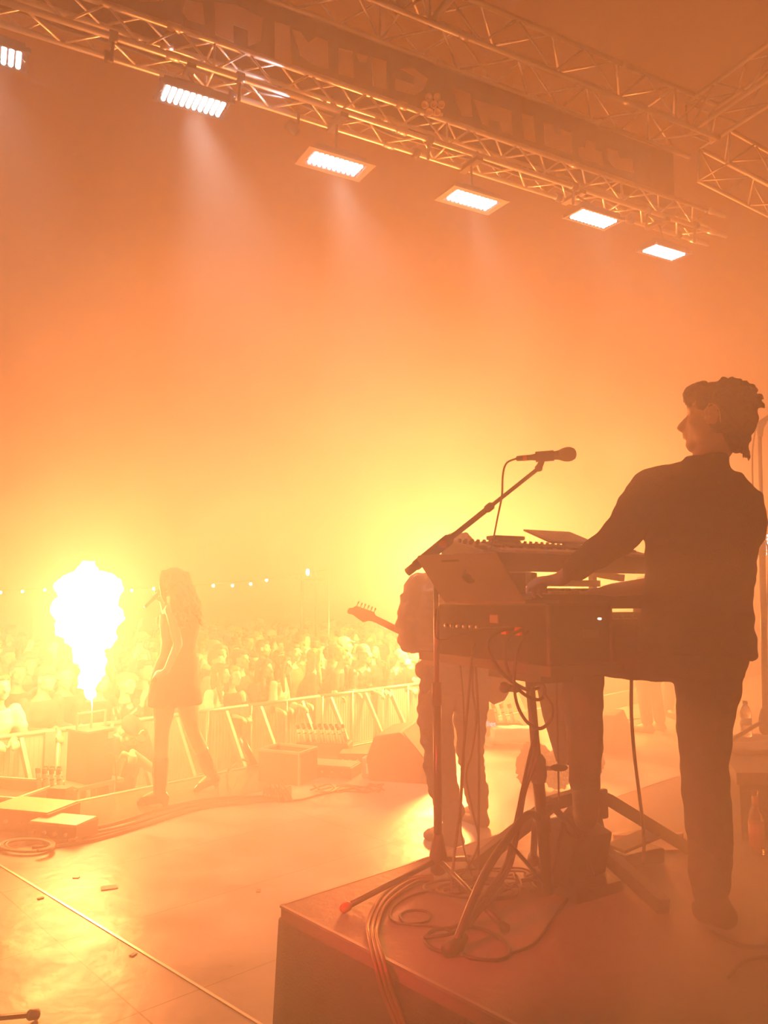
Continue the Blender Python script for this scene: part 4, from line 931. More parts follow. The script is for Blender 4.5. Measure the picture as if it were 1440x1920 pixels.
jm = MB(); jm.loft([(P(848, 1248, gy), gr*.20, gf*.16)]+torso_secs(g['pel']+Z*.08, g['chest'], g['neck'], gr, gf, ((.17, .12), (.19, .13), (.20, .14), (.18, .11)), .025)[1:-1])
jm.caps([gL, P(770, 1150, gy-.02), geL+Z*.0, gwL.lerp(geL, .25)], [.095, .092, .088, .060]); jm.caps([gR, P(918, 1150, gy-.02), geR, gwR.lerp(geR, .2)], [.092, .085, .08, .056]); jm.caps([P(790, 1255, gy), P(812, 1262, gy)], [.05, .06])
fuse(jm, .010, mat('shiny_bomber', (.10, .03, .035), .5, var=.2), 'jacket', gt, smooth=3, folds=.020, fsize=.09, fold_seed=8)
jm = MB(); jm.loft([(g['pel']-Z*.12, gr*.17, gf*.13), (g['pel'], gr*.175, gf*.135), (g['pel']+Z*.06, gr*.165, gf*.13)])
jm.caps([ghL, P(815, 1340, gy-.03), gkL, P(832, 1480, gy-.02), P(845, 1522, gy+.02)], [.12, .115, .10, .095, .085]); jm.caps([ghR, P(882, 1340, gy+.05), gkR, gkR.lerp(gaR, .6), gaR+Z*.04], [.12, .105, .088, .08, .078])
fuse(jm, .010, cloth_black, 'trousers', gt, smooth=3, folds=.016, fsize=.09, fold_seed=3)
for a_, t_ in ((gaL, gtL), (gaR, gtR)):
    so_ = MB(); shoe(so_, a_, t_, 1.2); fuse(so_, .009, mat('black_leather', (.03, .025, .02), .35), 'shoe', gt, smooth=3)
hm2 = MB(); R_ = random.Random(5); hm2.ell(T2(0, -.02, .05), (.090, .105, .085), R2)
for i in range(90):
    a = R_.uniform(0, 2*pi); e_ = R_.uniform(-.2, 1.4); hm2.ell(T2(cos(a)*cos(e_)*.09, sin(a)*cos(e_)*.10-.025, .05+sin(e_)*.085), R_.uniform(.012, .022))
fuse(hm2, .007, hair_b, 'curly_hair', gt, smooth=1)
# the guitar: a thing of its own
gu = Vector((-.60, .10, .245)).normalized()
nA = P(702, 1160, gy+.26); nB = P(790, 1203, gy+.20); gd = (nA-nB).normalized(); bodyc = nB-gd*.42
gn = gd.cross(Z).normalized(); gn = gn if gn.y > 0 else -gn; gw = gd.cross(gn).normalized(); gw = gw if gw.z > 0 else -gw
gq = empty('electric_guitar', bodyc, 'electric guitar with six tuners on its headstock, held out left', 'guitar')
pts = []
for x, y in ((.0, -.05), (.06, -.11), (.14, -.15), (.21, -.12), (.22, -.06), (.30, -.05), (.37, -.10), (.42, -.17), (.40, -.20)): pass
outl = [(-.22, 0), (-.21, .09), (-.15, .155), (-.07, .15), (0, .115), (.07, .12), (.14, .165), (.20, .17), (.19, .12), (.15, .05), (.15, -.03), (.19, -.10), (.17, -.14), (.09, -.13), (.0, -.105), (-.08, -.14), (-.16, -.155), (-.21, -.10)]
MB().prism([bodyc+gd*x+gw*y-gn*.02 for x, y in outl], gn*.042).build('body', mat('guitar_lacquer', (.25, .04, .03), .2, coat=.6), gq)
nk = MB(); nk.slab(bodyc+gd*.12-gw*.028+gn*.004, nA-gw*.021+gn*.004, nA+gw*.021+gn*.004, bodyc+gd*.12+gw*.028+gn*.004, gn*.024); nk.build('neck', mat('maple', (.45, .26, .12), .35), gq)
hs = [(0, -.022), (.03, -.030), (.06, -.055), (.09, -.050), (.15, -.040), (.175, -.048), (.19, -.035), (.185, -.010), (.165, .0), (.15, .022), (.02, .038), (0, .021)]
MB().prism([nA+gd*x+gw*y+gn*.004 for x, y in hs], gn*.014).build('headstock', mat('maple', (.45, .26, .12), .35), gq)
for i in range(6):
    q = nA+gd*(.022+i*.0245)+gw*(.038-.0018*i)+gn*.011
    tn = MB(); tn.cyl(q-gw*.01, q+gw*.014, .003, seg=6); tn.box(q+gw*.020, (.010, .006, .016), frame_R(gd, gn, gw)); tn.build('tuner', steel, gq)
st_ = MB()
for i in range(6): st_.tube([bodyc-gd*.1+gw*(i-2.5)*.009+gn*.032, nA+gd*(.02+i*.024)+gw*(i-2.5)*.006+gn*.030], .0008, 4)
st_.build('strings', steel, gq)
pk = MB()
for x in (-.08, -.02, .05): pk.box(bodyc+gd*x+gn*.025, (.03, .07, .01), frame_R(gd, gw, gn))
pk.build('pickups', white, gq)
cable([P(905, 1285, gy+.15), P(922, 1278, gy+.15), P(924, 1262, gy+.15), P(914, 1270, gy+.15), P(913, 1282, gy+.15), P(900, 1294, gy+.15), P(880, 1300, gy+.15)], .0028, 'thin guitar lead looping at the jacket hem')

# ---- singer -------------------------------------------------------------------------------------
sy = 5.72
sg = dict(pel=P(328, 1262, sy), chest=P(338, 1165, sy), neck=P(332, 1122, sy), head=P(322, 1093, sy-.02))
srv = Vector((.72, .69, 0)).normalized(); sfv = Vector((-srv.y, srv.x, 0))     # right hand side away from camera
sfv = Vector((-.80, .60, 0)).normalized(); srv = Vector((sfv.y, -sfv.x, 0))
sb = MB(); T3, R3 = head_parts(sb, sg['head'], Vector((-.92, .35, -.02)), Z, .90)
sb.caps([T3(0, -.025, -.05), sg['neck'], sg['neck']-Z*.05], [.045, .045, .05])
sb.loft(torso_secs(sg['pel'], sg['chest'], sg['neck'], srv, sfv, WF))
for sx in (-1, 1): sb.ell(sg['chest']+sfv*.095+srv*sx*.065+Z*.01, (.055, .055, .055))
s1, e1, w1 = P(320, 1143, sy-.12), P(334, 1208, sy-.14), P(312, 1258, sy-.22)      # near arm, hand on hip
s2, e2, w2 = P(360, 1143, sy+.12), P(372, 1180, sy+.0), P(310, 1128, sy-.05)
s2, e2, w2 = P(356, 1140, sy+.14), P(318, 1175, sy+.22), P(305, 1128, sy+.08)
sb.caps([s1, e1, w1], [.042, .034, .024]); sb.caps([s2, e2, w2], [.042, .034, .024])
sb.caps([s1, sg['neck']-Z*.05, s2], [.045, .045, .045])
hand(sb, w1, Vector((-.8, .2, -.25)), Vector((.2, .6, -.6)), 1, .35, .9); hand(sb, w2, Vector((-.25, -.1, .6)), Vector((.5, -.7, .1)), -1, .95, .9)
h1, k1_, a1, t1 = P(312, 1292, sy-.05), P(303, 1375, sy-.02), P(300, 1470, sy+.02), G(262, 1508, 0)
h2, k2_, a2, t2 = P(345, 1292, sy+.05), P(362, 1372, sy+.35), P(397, 1462, sy+.55), G(386, 1490, 0)
t1 = Vector((t1.x, 5.78, .0)); t2 = Vector((a2.x-.10, a2.y-.12, .0))
a1.z = .10; a2.z = .10
sb.caps([h1, h1.lerp(k1_, .5), k1_, k1_.lerp(a1, .35), a1], [.085, .076, .052, .055, .036]); sb.caps([h2, h2.lerp(k2_, .5), k2_, k2_.lerp(a2, .35), a2], [.085, .076, .052, .055, .036])
sb.caps([a1, a1.lerp(t1, .7)+Z*.02], [.035, .025]); sb.caps([a2, a2.lerp(t2, .7)+Z*.02], [.035, .025])
si = fuse(sb, .008, skin, 'person', org=Vector((sg['pel'].x, sy, 0)), smooth=5)
tag(si, 'person in short sleeveless dress and tall boots singing at the stage edge', 'person')
dm = MB(); dm.loft([(P(328, 1322, sy), srv*.200, sfv*.155), (P(328, 1298, sy), srv*.19, sfv*.15), (P(329, 1262, sy), srv*.172, sfv*.130), (P(334, 1225, sy), srv*.135, sfv*.108), (P(336, 1205, sy), srv*.125, sfv*.10), (P(338, 1170, sy), srv*.152, sfv*.125), (P(337, 1150, sy), srv*.145, sfv*.11)])
for sx in (-1, 1): dm.ell(sg['chest']+sfv*.10+srv*sx*.065+Z*.008, (.064, .064, .060))
for sx in (-1, 1): dm.caps([sg['chest']+srv*sx*.10+Z*.04, sg['neck'].lerp(sg['chest'], .45)+srv*sx*.10+Z*.03, sg['chest']+srv*sx*.10-sfv*.08], [.02, .015, .02])
fuse(dm, .009, mat('dark_dress', (.09, .035, .03), .75, var=.2), 'dress', si, smooth=4, folds=.006, fsize=.12)
for a_, k__, t_ in ((a1, k1_, t1), (a2, k2_, t2)):
    bo = MB(); bo.caps([a_.lerp(k__, .55), a_.lerp(k__, .3), a_], [.060, .055, .046]); shoe(bo, a_, t_, .95, .03); fuse(bo, .008, mat('patent_boot', (.035, .02, .02), .15), 'boot', si, smooth=3)
hs_ = MB(); R_ = random.Random(9)
def H3(x, y, z, r): hs_.ell(T3(x, y, z), r)
hs_.ell(T3(0, -.025, .045), (.078, .095, .075), R3); hs_.ell(T3(0, -.07, -.05), (.10, .07, .12), R3); hs_.ell(T3(.0, -.12, -.17), (.13, .085, .16), R3)
for i in range(46):
    a = R_.uniform(-2.6, -.3) if i % 5 else R_.uniform(-3.0, .2); x, y = cos(a)*.095, sin(a)*.090-.02; pts = []; rr = []
    ph = R_.uniform(0, 6); L_ = R_.uniform(.26, .44)
    for j in range(9):
        t = j/8; pts.append(T3(x*(1+.7*t)+.020*sin(ph+t*16), y-.13*t+.020*cos(ph+t*15), .07-L_*t*1.0)); rr.append(.018*(1-.55*t)+.002)
    hs_.caps(pts, rr)
for sx in (-1, 1):
    hs_.caps([T3(sx*.04, .05, .085), T3(sx*.074, .045, .04), T3(sx*.085, .03, -.03), T3(sx*.095, .01, -.10), T3(sx*.10, -.02, -.17)], [.022, .020, .022, .020, .012])
fuse(hs_, .008, hair_b, 'long_curly_hair', si, smooth=1)
mk = empty('microphone', P(295, 1118, sy), 'wireless microphone held to the singer\'s mouth', 'microphone')
m0, m1 = P(271, 1139, sy-.02), P(296, 1115, sy+.03); du = (m1-m0).normalized(); Lm = (m1-m0).length
MB().lathe([(.010, 0), (.012, .01), (.013, Lm*.6), (.017, Lm*.85), (.018, Lm)], m0, du, 12).build('handle', mat('grey_handle', (.4, .38, .36), .3, .5), mk); MB().lathe([(.018, 0), (.025, .015), (.026, .035), (.015, .055)], m1, du, 12).build('grille', steel, mk)

# ---- bassist legs beyond the player, full figure ------------------------------------------------
MATC = {}
def cmat(c, r=.85): 
    k = 'clothing_%d_%d_%d' % tuple(int(x*100) for x in c)
    return mat(k, c, r, bump=.4, bscale=90, var=.15)
POSES = {
 'rail':  dict(lean=.16, L=[(-.20, .12, 1.16), (-.10, .42, 1.17)], R=[(.20, .12, 1.16), (.12, .42, 1.17)]),
 'lean':  dict(lean=.26, L=[(-.27, .20, 1.14), (-.08, .38, 1.19)], R=[(.27, .20, 1.14), (.08, .40, 1.19)]),
 'up2':   dict(lean=0, L=[(-.32, .10, 1.50), (-.30, .16, 1.78)], R=[(.32, .10, 1.52), (.28, .18, 1.80)]),
 'up1':   dict(lean=.05, L=[(-.22, .05, 1.12), (-.14, .30, 1.15)], R=[(.26, .14, 1.60), (.34, .20, 1.88)]),
 'clap':  dict(lean=.05, L=[(-.24, .18, 1.18), (-.04, .32, 1.42)], R=[(.24, .18, 1.18), (.045, .32, 1.42)]),
 'film':  dict(lean=.03, L=[(-.22, .22, 1.25), (-.07, .36, 1.50)], R=[(.22, .22, 1.25), (.07, .36, 1.50)]),
 'idle':  dict(lean=.02, L=[(-.24, -.02, 1.12), (-.22, .10, .88)], R=[(.24, -.02, 1.12), (.22, .10, .88)]),
 'chin':  dict(lean=.20, L=[(-.22, .30, 1.13), (-.05, .34, 1.34)], R=[(.24, .22, 1.14), (.02, .40, 1.17)]),
}
PM = {}
def pose_meshes(p, female):
    """body, top (long / short sleeve), trousers meshes of one standing pose, facing +y, feet at z=0"""
    key = (p, female)
    if key in PM: return PM[key]
    q = POSES[p]; ln = q['lean']; W = WF if female else WM
    pel = Vector((0, -ln*.2, .95)); ch = Vector((0, ln*.5, 1.27)); nk = Vector((0, ln*.8, 1.47)); hd = Vector((0, ln*.95+.02, 1.62)); r = Vector((1, 0, 0)); f = Vector((0, 1, -ln*.5)).normalized()
    b = MB(); head_parts(b, hd, Vector((0, 1, .05)), Z, .96); b.caps([hd-Z*.05-Vector((0, .02, 0)), nk, nk-Z*.05], [.05, .052, .056]); b.loft(torso_secs(pel, ch, nk, r, f, W), 14)
    arms = []
    for sd, arm in ((-1, q['L']), (1, q['R'])):
        s = Vector((sd*(.165 if female else .185), ln*.7, 1.40)); e, w = Vector(arm[0]), Vector(arm[1]); arms.append((s, e, w))
        b.caps([s, e, w], [.044, .037, .025])
        d = (w-e).normalized()
        if p in ('up1', 'up2') and w.z > 1.6: hand(b, w, d, (0, 1, 0), sd, .10, 1, .3)
        elif p in ('clap',): hand(b, w, Vector((0, .2, 1)), (-sd, .1, 0), sd, .15)
        elif p == 'film': hand(b, w, Vector((-sd*.2, .1, 1)), (-sd, 0, 0), sd, .5)
        elif p == 'chin' and sd < 0: hand(b, w, Vector((.1, -.2, 1)), (0, -1, 0), sd, .9)
        elif p == 'idle': hand(b, w, Vector((0, .1, -1)), (-sd, 0, 0), sd, .4)
        else: hand(b, w, Vector((-sd*.15, .9, -.25)), (0, -.2, -1), sd, .55)
    legs = []
    for sd in (-1, 1):
        hp, kn, an, to = Vector((sd*.09, -ln*.2, .90)), Vector((sd*.11, .03, .50)), Vector((sd*.12, -.02, .09)), Vector((sd*.15, .17, 0)); legs.append((hp, kn, an, to))
        b.caps([hp, kn, an], [.085, .055, .04]); b.caps([an, an.lerp(to, .7)+Z*.01], [.036, .026])
    body = fuse(b, .011, skin, 'tmp_body', org=(0, 0, 0), smooth=3).data
    out = {'body': body}
    for kind, cut in (('long', .86), ('short', .0)):
        s = MB(); s.loft([(pel-Z*.06, r*(W[0][0]+.02), f*(W[0][1]+.02))]+torso_secs(pel, ch, nk, r, f, W, .020)[1:-1], 14)
        for (a, e, w) in arms: s.caps([a, e, e.lerp(w, cut)], [.062, .052, .042]) if cut > 0 else s.caps([a, a.lerp(e, .55)], [.064, .058])
        out[kind] = fuse(s, .013, cloth_black, 'tmp_top', org=(0, 0, 0), smooth=3, folds=.010, fsize=.1).data
    s = MB(); s.loft([(pel-Z*.07, r*(W[0][0]+.012), f*(W[0][1]+.012)), (pel+Z*.10, r*(W[1][0]+.012), f*(W[1][1]+.012))], 14)
    for (hp, kn, an, to) in legs: s.caps([hp, kn, an+Z*.04], [.10, .075, .065]); 
    out['legs'] = fuse(s, .014, denim, 'tmp_legs', org=(0, 0, 0), smooth=3).data
    s = MB()
    for (hp, kn, an, to) in legs: shoe(s, an, to, 1.05)
    out['shoes'] = fuse(s, .012, black, 'tmp_shoes', org=(0, 0, 0), smooth=2).data
    out['hd'] = hd; PM[key] = out; return out
for_del = []
HM = {}
def hair_mesh(kind):
    if kind in HM: return HM[kind]
    h = MB(); R_ = random.Random(hash(kind) % 100 if False else len(kind)*7)
    E = lambda x, y, z, a, b, c: h.ell((x, y, z), (a, b, c))
    if kind in ('short', 'bun', 'long', 'curly'):
        E(0, -.028, .048, .086, .100, .082); E(0, -.055, .0, .080, .065, .07)
        E(0, .035, .088, .062, .05, .034)
    if kind == 'short': E(0, -.07, -.03, .065, .04, .04)
    if kind == 'bun': E(0, -.09, .12, .04, .04, .035)
    if kind == 'long':
        E(0, -.07, -.09, .092, .052, .14); 
        for sx in (-1, 1):
            h.caps([(sx*.045, .045, .085), (sx*.078, .035, .02), (sx*.088, .015, -.08), (sx*.10, .03, -.18), (sx*.095, .05, -.30)], [.026, .026, .030, .032, .018])
    if kind == 'curly':
        for i in range(40): a = R_.uniform(0, 2*pi); e_ = R_.uniform(-.6, 1.4); h.ell((cos(a)*cos(e_)*.10, min(.04, sin(a)*cos(e_)*.11-.03), .03+sin(e_)*.10), .03)
    if kind == 'cap':
        E(0, -.018, .058, .086, .104, .072); h.loft([((0, .06, .062), (.062, 0, 0), (0, .0, .008)), ((0, .10, .060), (.060, 0, 0), (0, 0, .007)), ((0, .150, .048), (.045, 0, 0), (0, 0, .005))], 12)
    if kind == 'beanie': E(0, -.02, .065, .088, .104, .088); h.caps([(0, .08, .045), (.06, .05, .045), (.085, -.02, .04), (.06, -.09, .03), (0, -.12, .03), (-.06, -.09, .03), (-.085, -.02, .04), (-.06, .05, .045), (0, .08, .045)], [.014]*9)
    ob = fuse(h, .009, hair_d, 'tmp_hair', org=(0, 0, 0), smooth=1, folds=.004 if kind not in ('cap', 'beanie') else 0, fsize=.03); HM[kind] = ob.data; bpy.data.objects.remove(ob); return HM[kind]
def tint(me, m):
    me2 = me.copy(); me2.materials.clear(); me2.materials.append(m); return me2
TC = {}
def tinted(me, m):
    k = (me.name, m.name)
    if k not in TC: TC[k] = tint(me, m)
    return TC[k]
skins = [skin, mat('skin_fair', (.62, .42, .33), .5, var=.05), mat('skin_tan', (.42, .24, .16), .5, var=.05)]
def person(loc, face, pose, female, hair, hair_m, top, top_m, label, group=None, h=1.0, leg_m=None, sk=0):
    pm = pose_meshes(pose, female)
    o = bpy.data.objects.new('person', tinted(pm['body'], skins[sk])); COL.objects.link(o); o.location = Vector(loc)
    o.rotation_euler = (0, 0, atan2(face.y, face.x)-pi/2); o.scale = (h, h, h); tag(o, label, 'person', group)
    def ch(name, me, m):
        c = bpy.data.objects.new(name, tinted(me, m)); COL.objects.link(c); c.parent = o; return c
    ch('top', pm[top], top_m); ch('trousers', pm['legs'], leg_m or denim); ch('shoes', pm['shoes'], black)
    if hair:
        c = ch({'cap': 'cap', 'beanie': 'knit_hat'}.get(hair, 'hair'), hair_mesh(hair), hair_m); c.location = pm['hd']; c.scale = (.97, .97, .97)
    return o
# ------------------------------------------------------------------ crowd barrier
BD = 6.86; PZ = -.87; BH = 1.20
def barrier_unit(proto=None):
    r = empty('crowd_barrier', (0, 0, 0), 'galvanised crowd barrier panel', 'crowd barrier', 'crowd barriers between pit and crowd')
    W_ = 1.04
    sheet = MB(); sheet.box((0, .0, BH*.52), (W_-.06, .008, BH*.92))
    for i in range(24): sheet.box((-W_/2+.05+i*.041, -.005, BH*.52), (.006, .006, BH*.90))
    sheet.build('perforated_sheet', mat('barrier_sheet', (.42, .40, .38), .55, .3, var=.1), r)
    f = MB(); f.cyl((-W_/2+.02, 0, 0), (-W_/2+.02, 0, BH), .024); f.build('post', galv, r)
    f = MB(); f.box((W_/2-.05, -.02, BH/2), (.09, .05, BH)); f.build('wide_post', galv, r)
    f = MB(); f.cyl((0, -.012, .1), (0, -.012, BH), .017); f.build('middle_post', galv, r)
    f = MB(); f.cyl((-W_/2, 0, BH), (W_/2, 0, BH), .022, seg=12); f.build('top_rail', galv, r)
    f = MB(); f.box((0, -.014, BH*.47), (W_, .03, .035)); f.build('cross_rail', galv, r)
    for sx in (-.38, .22):
        f = MB(); f.bar((sx, -.02, BH-.03), (sx+.06, -.66, .03), .035, .05); f.build('diagonal_brace', galv, r)
    f = MB(); f.box((0, -.32, .012), (W_-.02, .72, .02)); f.build('tread_plate', galv, r)
    return r
bu = barrier_unit(); s0 = -3.2; nb = 13
blabels = ['at the left photo edge', 'left of the flame machine', 'behind the flame machine', 'behind the crouching photographer', 'behind the singer\'s legs', 'right of the singer\'s far boot',
           'behind the upright black tube', 'behind the row of standing cartridges', 'beyond the wedge speaker\'s left end', 'beyond the wedge speaker\'s right end', 'just left of the guitarist\'s legs', 'hidden behind the guitarist', 'seen under the keyboards']
sL = []
for i in range(nb):
    o = bu if i == 0 else copy_tree(bu)
    s = s0+.55+i*1.06; o.location = SN*BD+SV*s+Vector((0, 0, PZ)); o.rotation_euler = (0, 0, SA); o['label'] = 'galvanised crowd barrier panel '+blabels[i]

# ------------------------------------------------------------------ crowd
toS = -SN
def crowd_at(px, d): q = on_line(px, d); q.z = PZ; return q
wht = cmat((.75, .72, .68)); blk = cmat((.03, .028, .03)); dgr = cmat((.08, .075, .08)); red_ = cmat((.30, .05, .05)); gry = cmat((.25, .24, .24)); crm = cmat((.7, .62, .5)); olv = cmat((.12, .12, .07)); blu = cmat((.06, .08, .15))
shiny = mat('shiny_poncho', (.08, .07, .07), .18, .4, bump=1, bscale=25)
F = 7.22
FRONT = [ # px, d, pose, female, hair, hairmat, top, topmat, label, h, turn, skin
 (-22, F, 'lean', 1, 'bun', hair_b, 'short', wht, 'person in white sleeveless vest leaning arms on rail, left edge', .99, .0, 1),
 (62, F+.15, 'rail', 0, 'cap', blk, 'long', dgr, 'person in flat cap and dark hoodie at the rail', 1.0, .25, 0),
 (112, F+.30, 'rail', 0, 'short', hair_d, 'long', blk, 'bearded looking person in black open collar left of flame', 1.0, -.2, 0),
 (168, F+.05, 'rail', 0, 'short', hair_d, 'long', blk, 'person in black right behind the flame plume', .97, .1, 0),
 (228, F+.05, 'clap', 1, 'short', hair_l, 'long', shiny, 'person in shiny jacket clapping between flame and singer', .93, .35, 1),
 (268, F+.35, 'up2', 0, 'short', hair_d, 'long', blk, 'person holding both hands up just left of the singer', .98, .2, 0),
 (246, F+1.0, 'up1', 0, 'short', hair_b, 'short', dgr, 'person stretching one bare arm up right of flame', 1.0, -.3, 1),
 (388, F, 'rail', 1, 'long', hair_b, 'short', wht, 'person with pale top and bent bare arm beside singer\'s dress', .95, .5, 1),
 (415, F+.03, 'chin', 0, 'short', hair_l, 'long', blk, 'fair haired person resting chin on hand at the rail', .93, .1, 1),
 (446, F+.50, 'idle', 0, 'short', hair_d, 'long', dgr, 'short haired person standing behind the chin resting one', 1.0, .3, 0),
 (472, F+.02, 'rail', 1, 'long', hair_d, 'long', blk, 'dark haired person in black jacket left of white cardigan', .96, .35, 0),
 (507, F, 'rail', 1, 'long', hair_b, 'long', crm, 'person in white cardigan and sunglasses leaning over the rail', .97, .45, 1),
 (566, F+.04, 'rail', 1, 'long', hair_l, 'long', blk, 'person with very long blond hair in profile at the rail', 1.0, .9, 1),
 (606, F+.06, 'lean', 1, 'bun', hair_l, 'short', blk, 'person in black strappy top and glasses at the rail', 1.0, .6, 1),
 (662, F+.04, 'rail', 0, 'beanie', gry, 'long', shiny, 'person in striped hat, glasses and shiny poncho shouting', 1.0, .2, 0),
 (694, F+.40, 'idle', 1, 'long', hair_d, 'long', blk, 'long haired person right behind the shiny poncho', 1.0, .1, 0),
 (720, F+.03, 'lean', 0, None, None, 'long', shiny, 'bald person in glasses leaning at the rail left of camera', .97, .3, 1),
 (768, F+.10, 'film', 1, 'short', hair_b, 'short', blk, 'person raising a small white camera beside the guitarist', .95, .25, 1),
 (30, F+.75, 'up2', 0, 'short', hair_b, 'long', dgr, 'person with two raised hands at the far left', 1.0, -.1, 1),
 (46, F+1.25, 'idle', 1, 'short', hair_b, 'long', dgr, 'short haired face peering over the flat cap', 1.02, .2, 1),
 (86, F+.85, 'idle', 1, 'long', hair_b, 'short', gry, 'pale face between flat cap and bearded one', .98, .2, 1),
 (750, F+.65, 'idle', 0, 'short', hair_d, 'long', blk, 'dark haired person left of raised camera, second row', 1.0, .2, 0),
 (640, F+.80, 'film', 0, 'cap', crm, 'long', dgr, 'person in pale cap behind the striped hat', 1.04, .5, 1),
 (400, F+.55, 'idle', 1, 'bun', hair_b, 'short', gry, 'person with hair tied up behind the chin resting one', 1.0, .4, 1),
 (545, F+.55, 'idle', 0, 'short', hair_b, 'long', olv, 'person in olive jacket behind the blond profile', 1.02, .2, 0),
 (625, F+.50, 'idle', 0, 'short', hair_d, 'long', blu, 'person in blue looking between strappy top and striped hat', .99, .7, 2),
]
for (px, d, pose, fem, hr, hm_, tp_k, tm_, lb, h, turn, sk_) in FRONT:
    fdir = (Matrix.Rotation(turn, 3, 'Z') @ toS); o = person(crowd_at(px, d), Vector((fdir.x, fdir.y, 0)), pose, fem, hr, hm_, tp_k, tm_, lb, 'crowd leaning on the barrier', h, None, sk_)
# sunglasses and glasses as parts of the wearer
def glasses(o, hd, dark):
    g_ = MB()
    for sx in (-1, 1):
        g_.lathe([(.021, 0), (.021, .004)], Vector(hd)+Vector((sx*.030, .088, .005)), (0, 1, 0), 12)
        g_.cyl(Vector(hd)+Vector((sx*.052, .085, .008)), Vector(hd)+Vector((sx*.076, -.01, .005)), .002, seg=5)
    g_.cyl(Vector(hd)+Vector((-.01, .092, .008)), Vector(hd)+Vector((.01, .092, .008)), .002, seg=5)
    ob = g_.build('glasses', mat('lens_dark' if dark else 'lens_clear', (.02, .02, .03) if dark else (.3, .28, .35), .08)); ob.parent = o
for o in list(bpy.data.objects):
    lb = o.get('label', '')
    if o.name.startswith('person') and 'glasses' in lb and o.get('group') == 'crowd leaning on the barrier':
        key = [f for f in FRONT if f[8] == lb][0]; glasses(o, PM[(key[2], key[3])]['hd'], 'sunglasses' in lb)
R_ = random.Random(77)
hk = ['short', 'long', 'short', 'curly', 'cap', 'bun', 'short', 'beanie', 'long']; hms = [hair_d, hair_b, hair_l, hair_d, hair_b]
tms = [blk, dgr, gry, red_, wht, olv, blu, blk, crm, dgr]; nfar = 0
CN = {blk.name: 'black', dgr.name: 'charcoal', gry.name: 'grey', red_.name: 'dark red', wht.name: 'white', olv.name: 'olive', blu.name: 'navy', crm.name: 'cream'}
HN = {hair_d.name: 'dark', hair_b.name: 'brown', hair_l.name: 'blond'}
PN = {'idle': 'standing', 'rail': 'with hands forward', 'up1': 'with one arm up', 'up2': 'with both arms up', 'film': 'filming', 'clap': 'clapping'}
def crowd_label(hr, hm_, tk, tm_, ps, row, pr):
    hh = {'cap': 'capped', 'beanie': 'knit-hatted'}.get(hr) or HN[hm_.name]+' '+{'short': 'short', 'long': 'long', 'bun': 'tied-up', 'curly': 'curly'}[hr]+'-haired'
    where = 'left of flame' if pr < 100 else 'behind flame' if pr < 230 else 'beside singer' if pr < 300 else 'behind singer' if pr < 385 else 'right of singer' if pr < 500 else 'mid crowd' if pr < 640 else 'near guitar headstock' if pr < 740 else 'behind guitarist'
    return '%s person in %s %s %s, %s crowd row %s' % (hh, CN[tm_.name], 'top' if tk == 'long' else 'T-shirt', PN[ps], ['second', 'third', 'fourth', 'fifth', 'sixth', 'seventh', 'far', 'far', 'far', 'farthest', 'farthest'][row], where)
for row in range(11):
    d = F+.95+row*.62+(row > 5)*(row-5)*.35; s = -2.6-row*.25
    while s < 7.2+row*1.0:
        s += R_.uniform(.40, .62)*(1+row*.03)
        q = SN*(d+R_.uniform(-.15, .15))+SV*s; pr = 720+FPX*q.x/max(.1, q.y)
        if pr < -60 or pr > 830: continue
        q.z = PZ; row_near = row < 2
        if row < 1 and any(abs(pr-f[0]) < 12 and f[1] > F+.7 for f in FRONT): continue
        ps = R_.choices(['idle', 'rail', 'up1', 'up2', 'film', 'clap'], [8, 2, 1.3, 1.0, 1.6, .8])[0]
        if pr > 330 and ps in ('up1', 'up2'): ps = 'idle'
        fem = R_.random() < .45; hr = R_.choice(hk if not fem else ['long', 'bun', 'long', 'curly']); fdir = Matrix.Rotation(R_.uniform(-.3, .7), 3, 'Z') @ toS
        hm_ = R_.choice(hms) if hr not in ('cap', 'beanie') else R_.choice([blk, gry, crm])
        tp_ = R_.choice(['long', 'short']); tm__ = R_.choice(tms)
        person(q, Vector((fdir.x, fdir.y, 0)), ps, int(fem), hr, hm_, tp_, tm__,
               crowd_label(hr, hm_, tp_, tm__, ps, row, pr), 'packed crowd in the haze', R_.uniform(.94, 1.05), None, R_.randrange(3)); nfar += 1
print('CROWD', nfar)
# camera held by the person at right, phone glows
def gadget(px, py, d, label, cat, size, name, m):
    q = on_line(px, d); c = P(px, py, q.y); r_ = empty(name, c, label, cat)
    R = Matrix.Rotation(SA, 3, 'Z'); MB().box(c, size, R, .006).build('body', m, r_)
    if cat == 'camera': MB().lathe([(.018, -.03), (.018, .0)], c+R @ Vector((-.02, -.0, 0)), R @ Vector((0, -1, 0)), 12).build('lens', black, r_)
    else: MB().box(c+R @ Vector((0, .006, 0)), (size[0]*.9, .002, size[2]*.9), R).build('screen', emit('phone_screen', (.6, .5, 1), 2.2), r_)
gadget(764, 1241, F-.33, 'small white camera held up in front of the face', 'camera', (.12, .035, .07), 'compact_camera', white)
fdir = Matrix.Rotation(.2, 3, 'Z') @ toS
ho = person(crowd_at(2, F+1.55), fdir, 'up1', 0, 'short', hair_d, 'long', dgr, 'person lifting a violet glowing phone at the far left', 'crowd leaning on the barrier', 1.06)
pc2 = ho.location+Matrix.Rotation(ho.rotation_euler[2], 3, 'Z') @ Vector((.36, .23, 1.99))*1.06
r_ = empty('mobile_phone', pc2, 'phone held high glowing faintly violet at far left', 'phone'); Rp_ = Matrix.Rotation(SA, 3, 'Z') @ Matrix.Rotation(-.6, 3, 'Y')
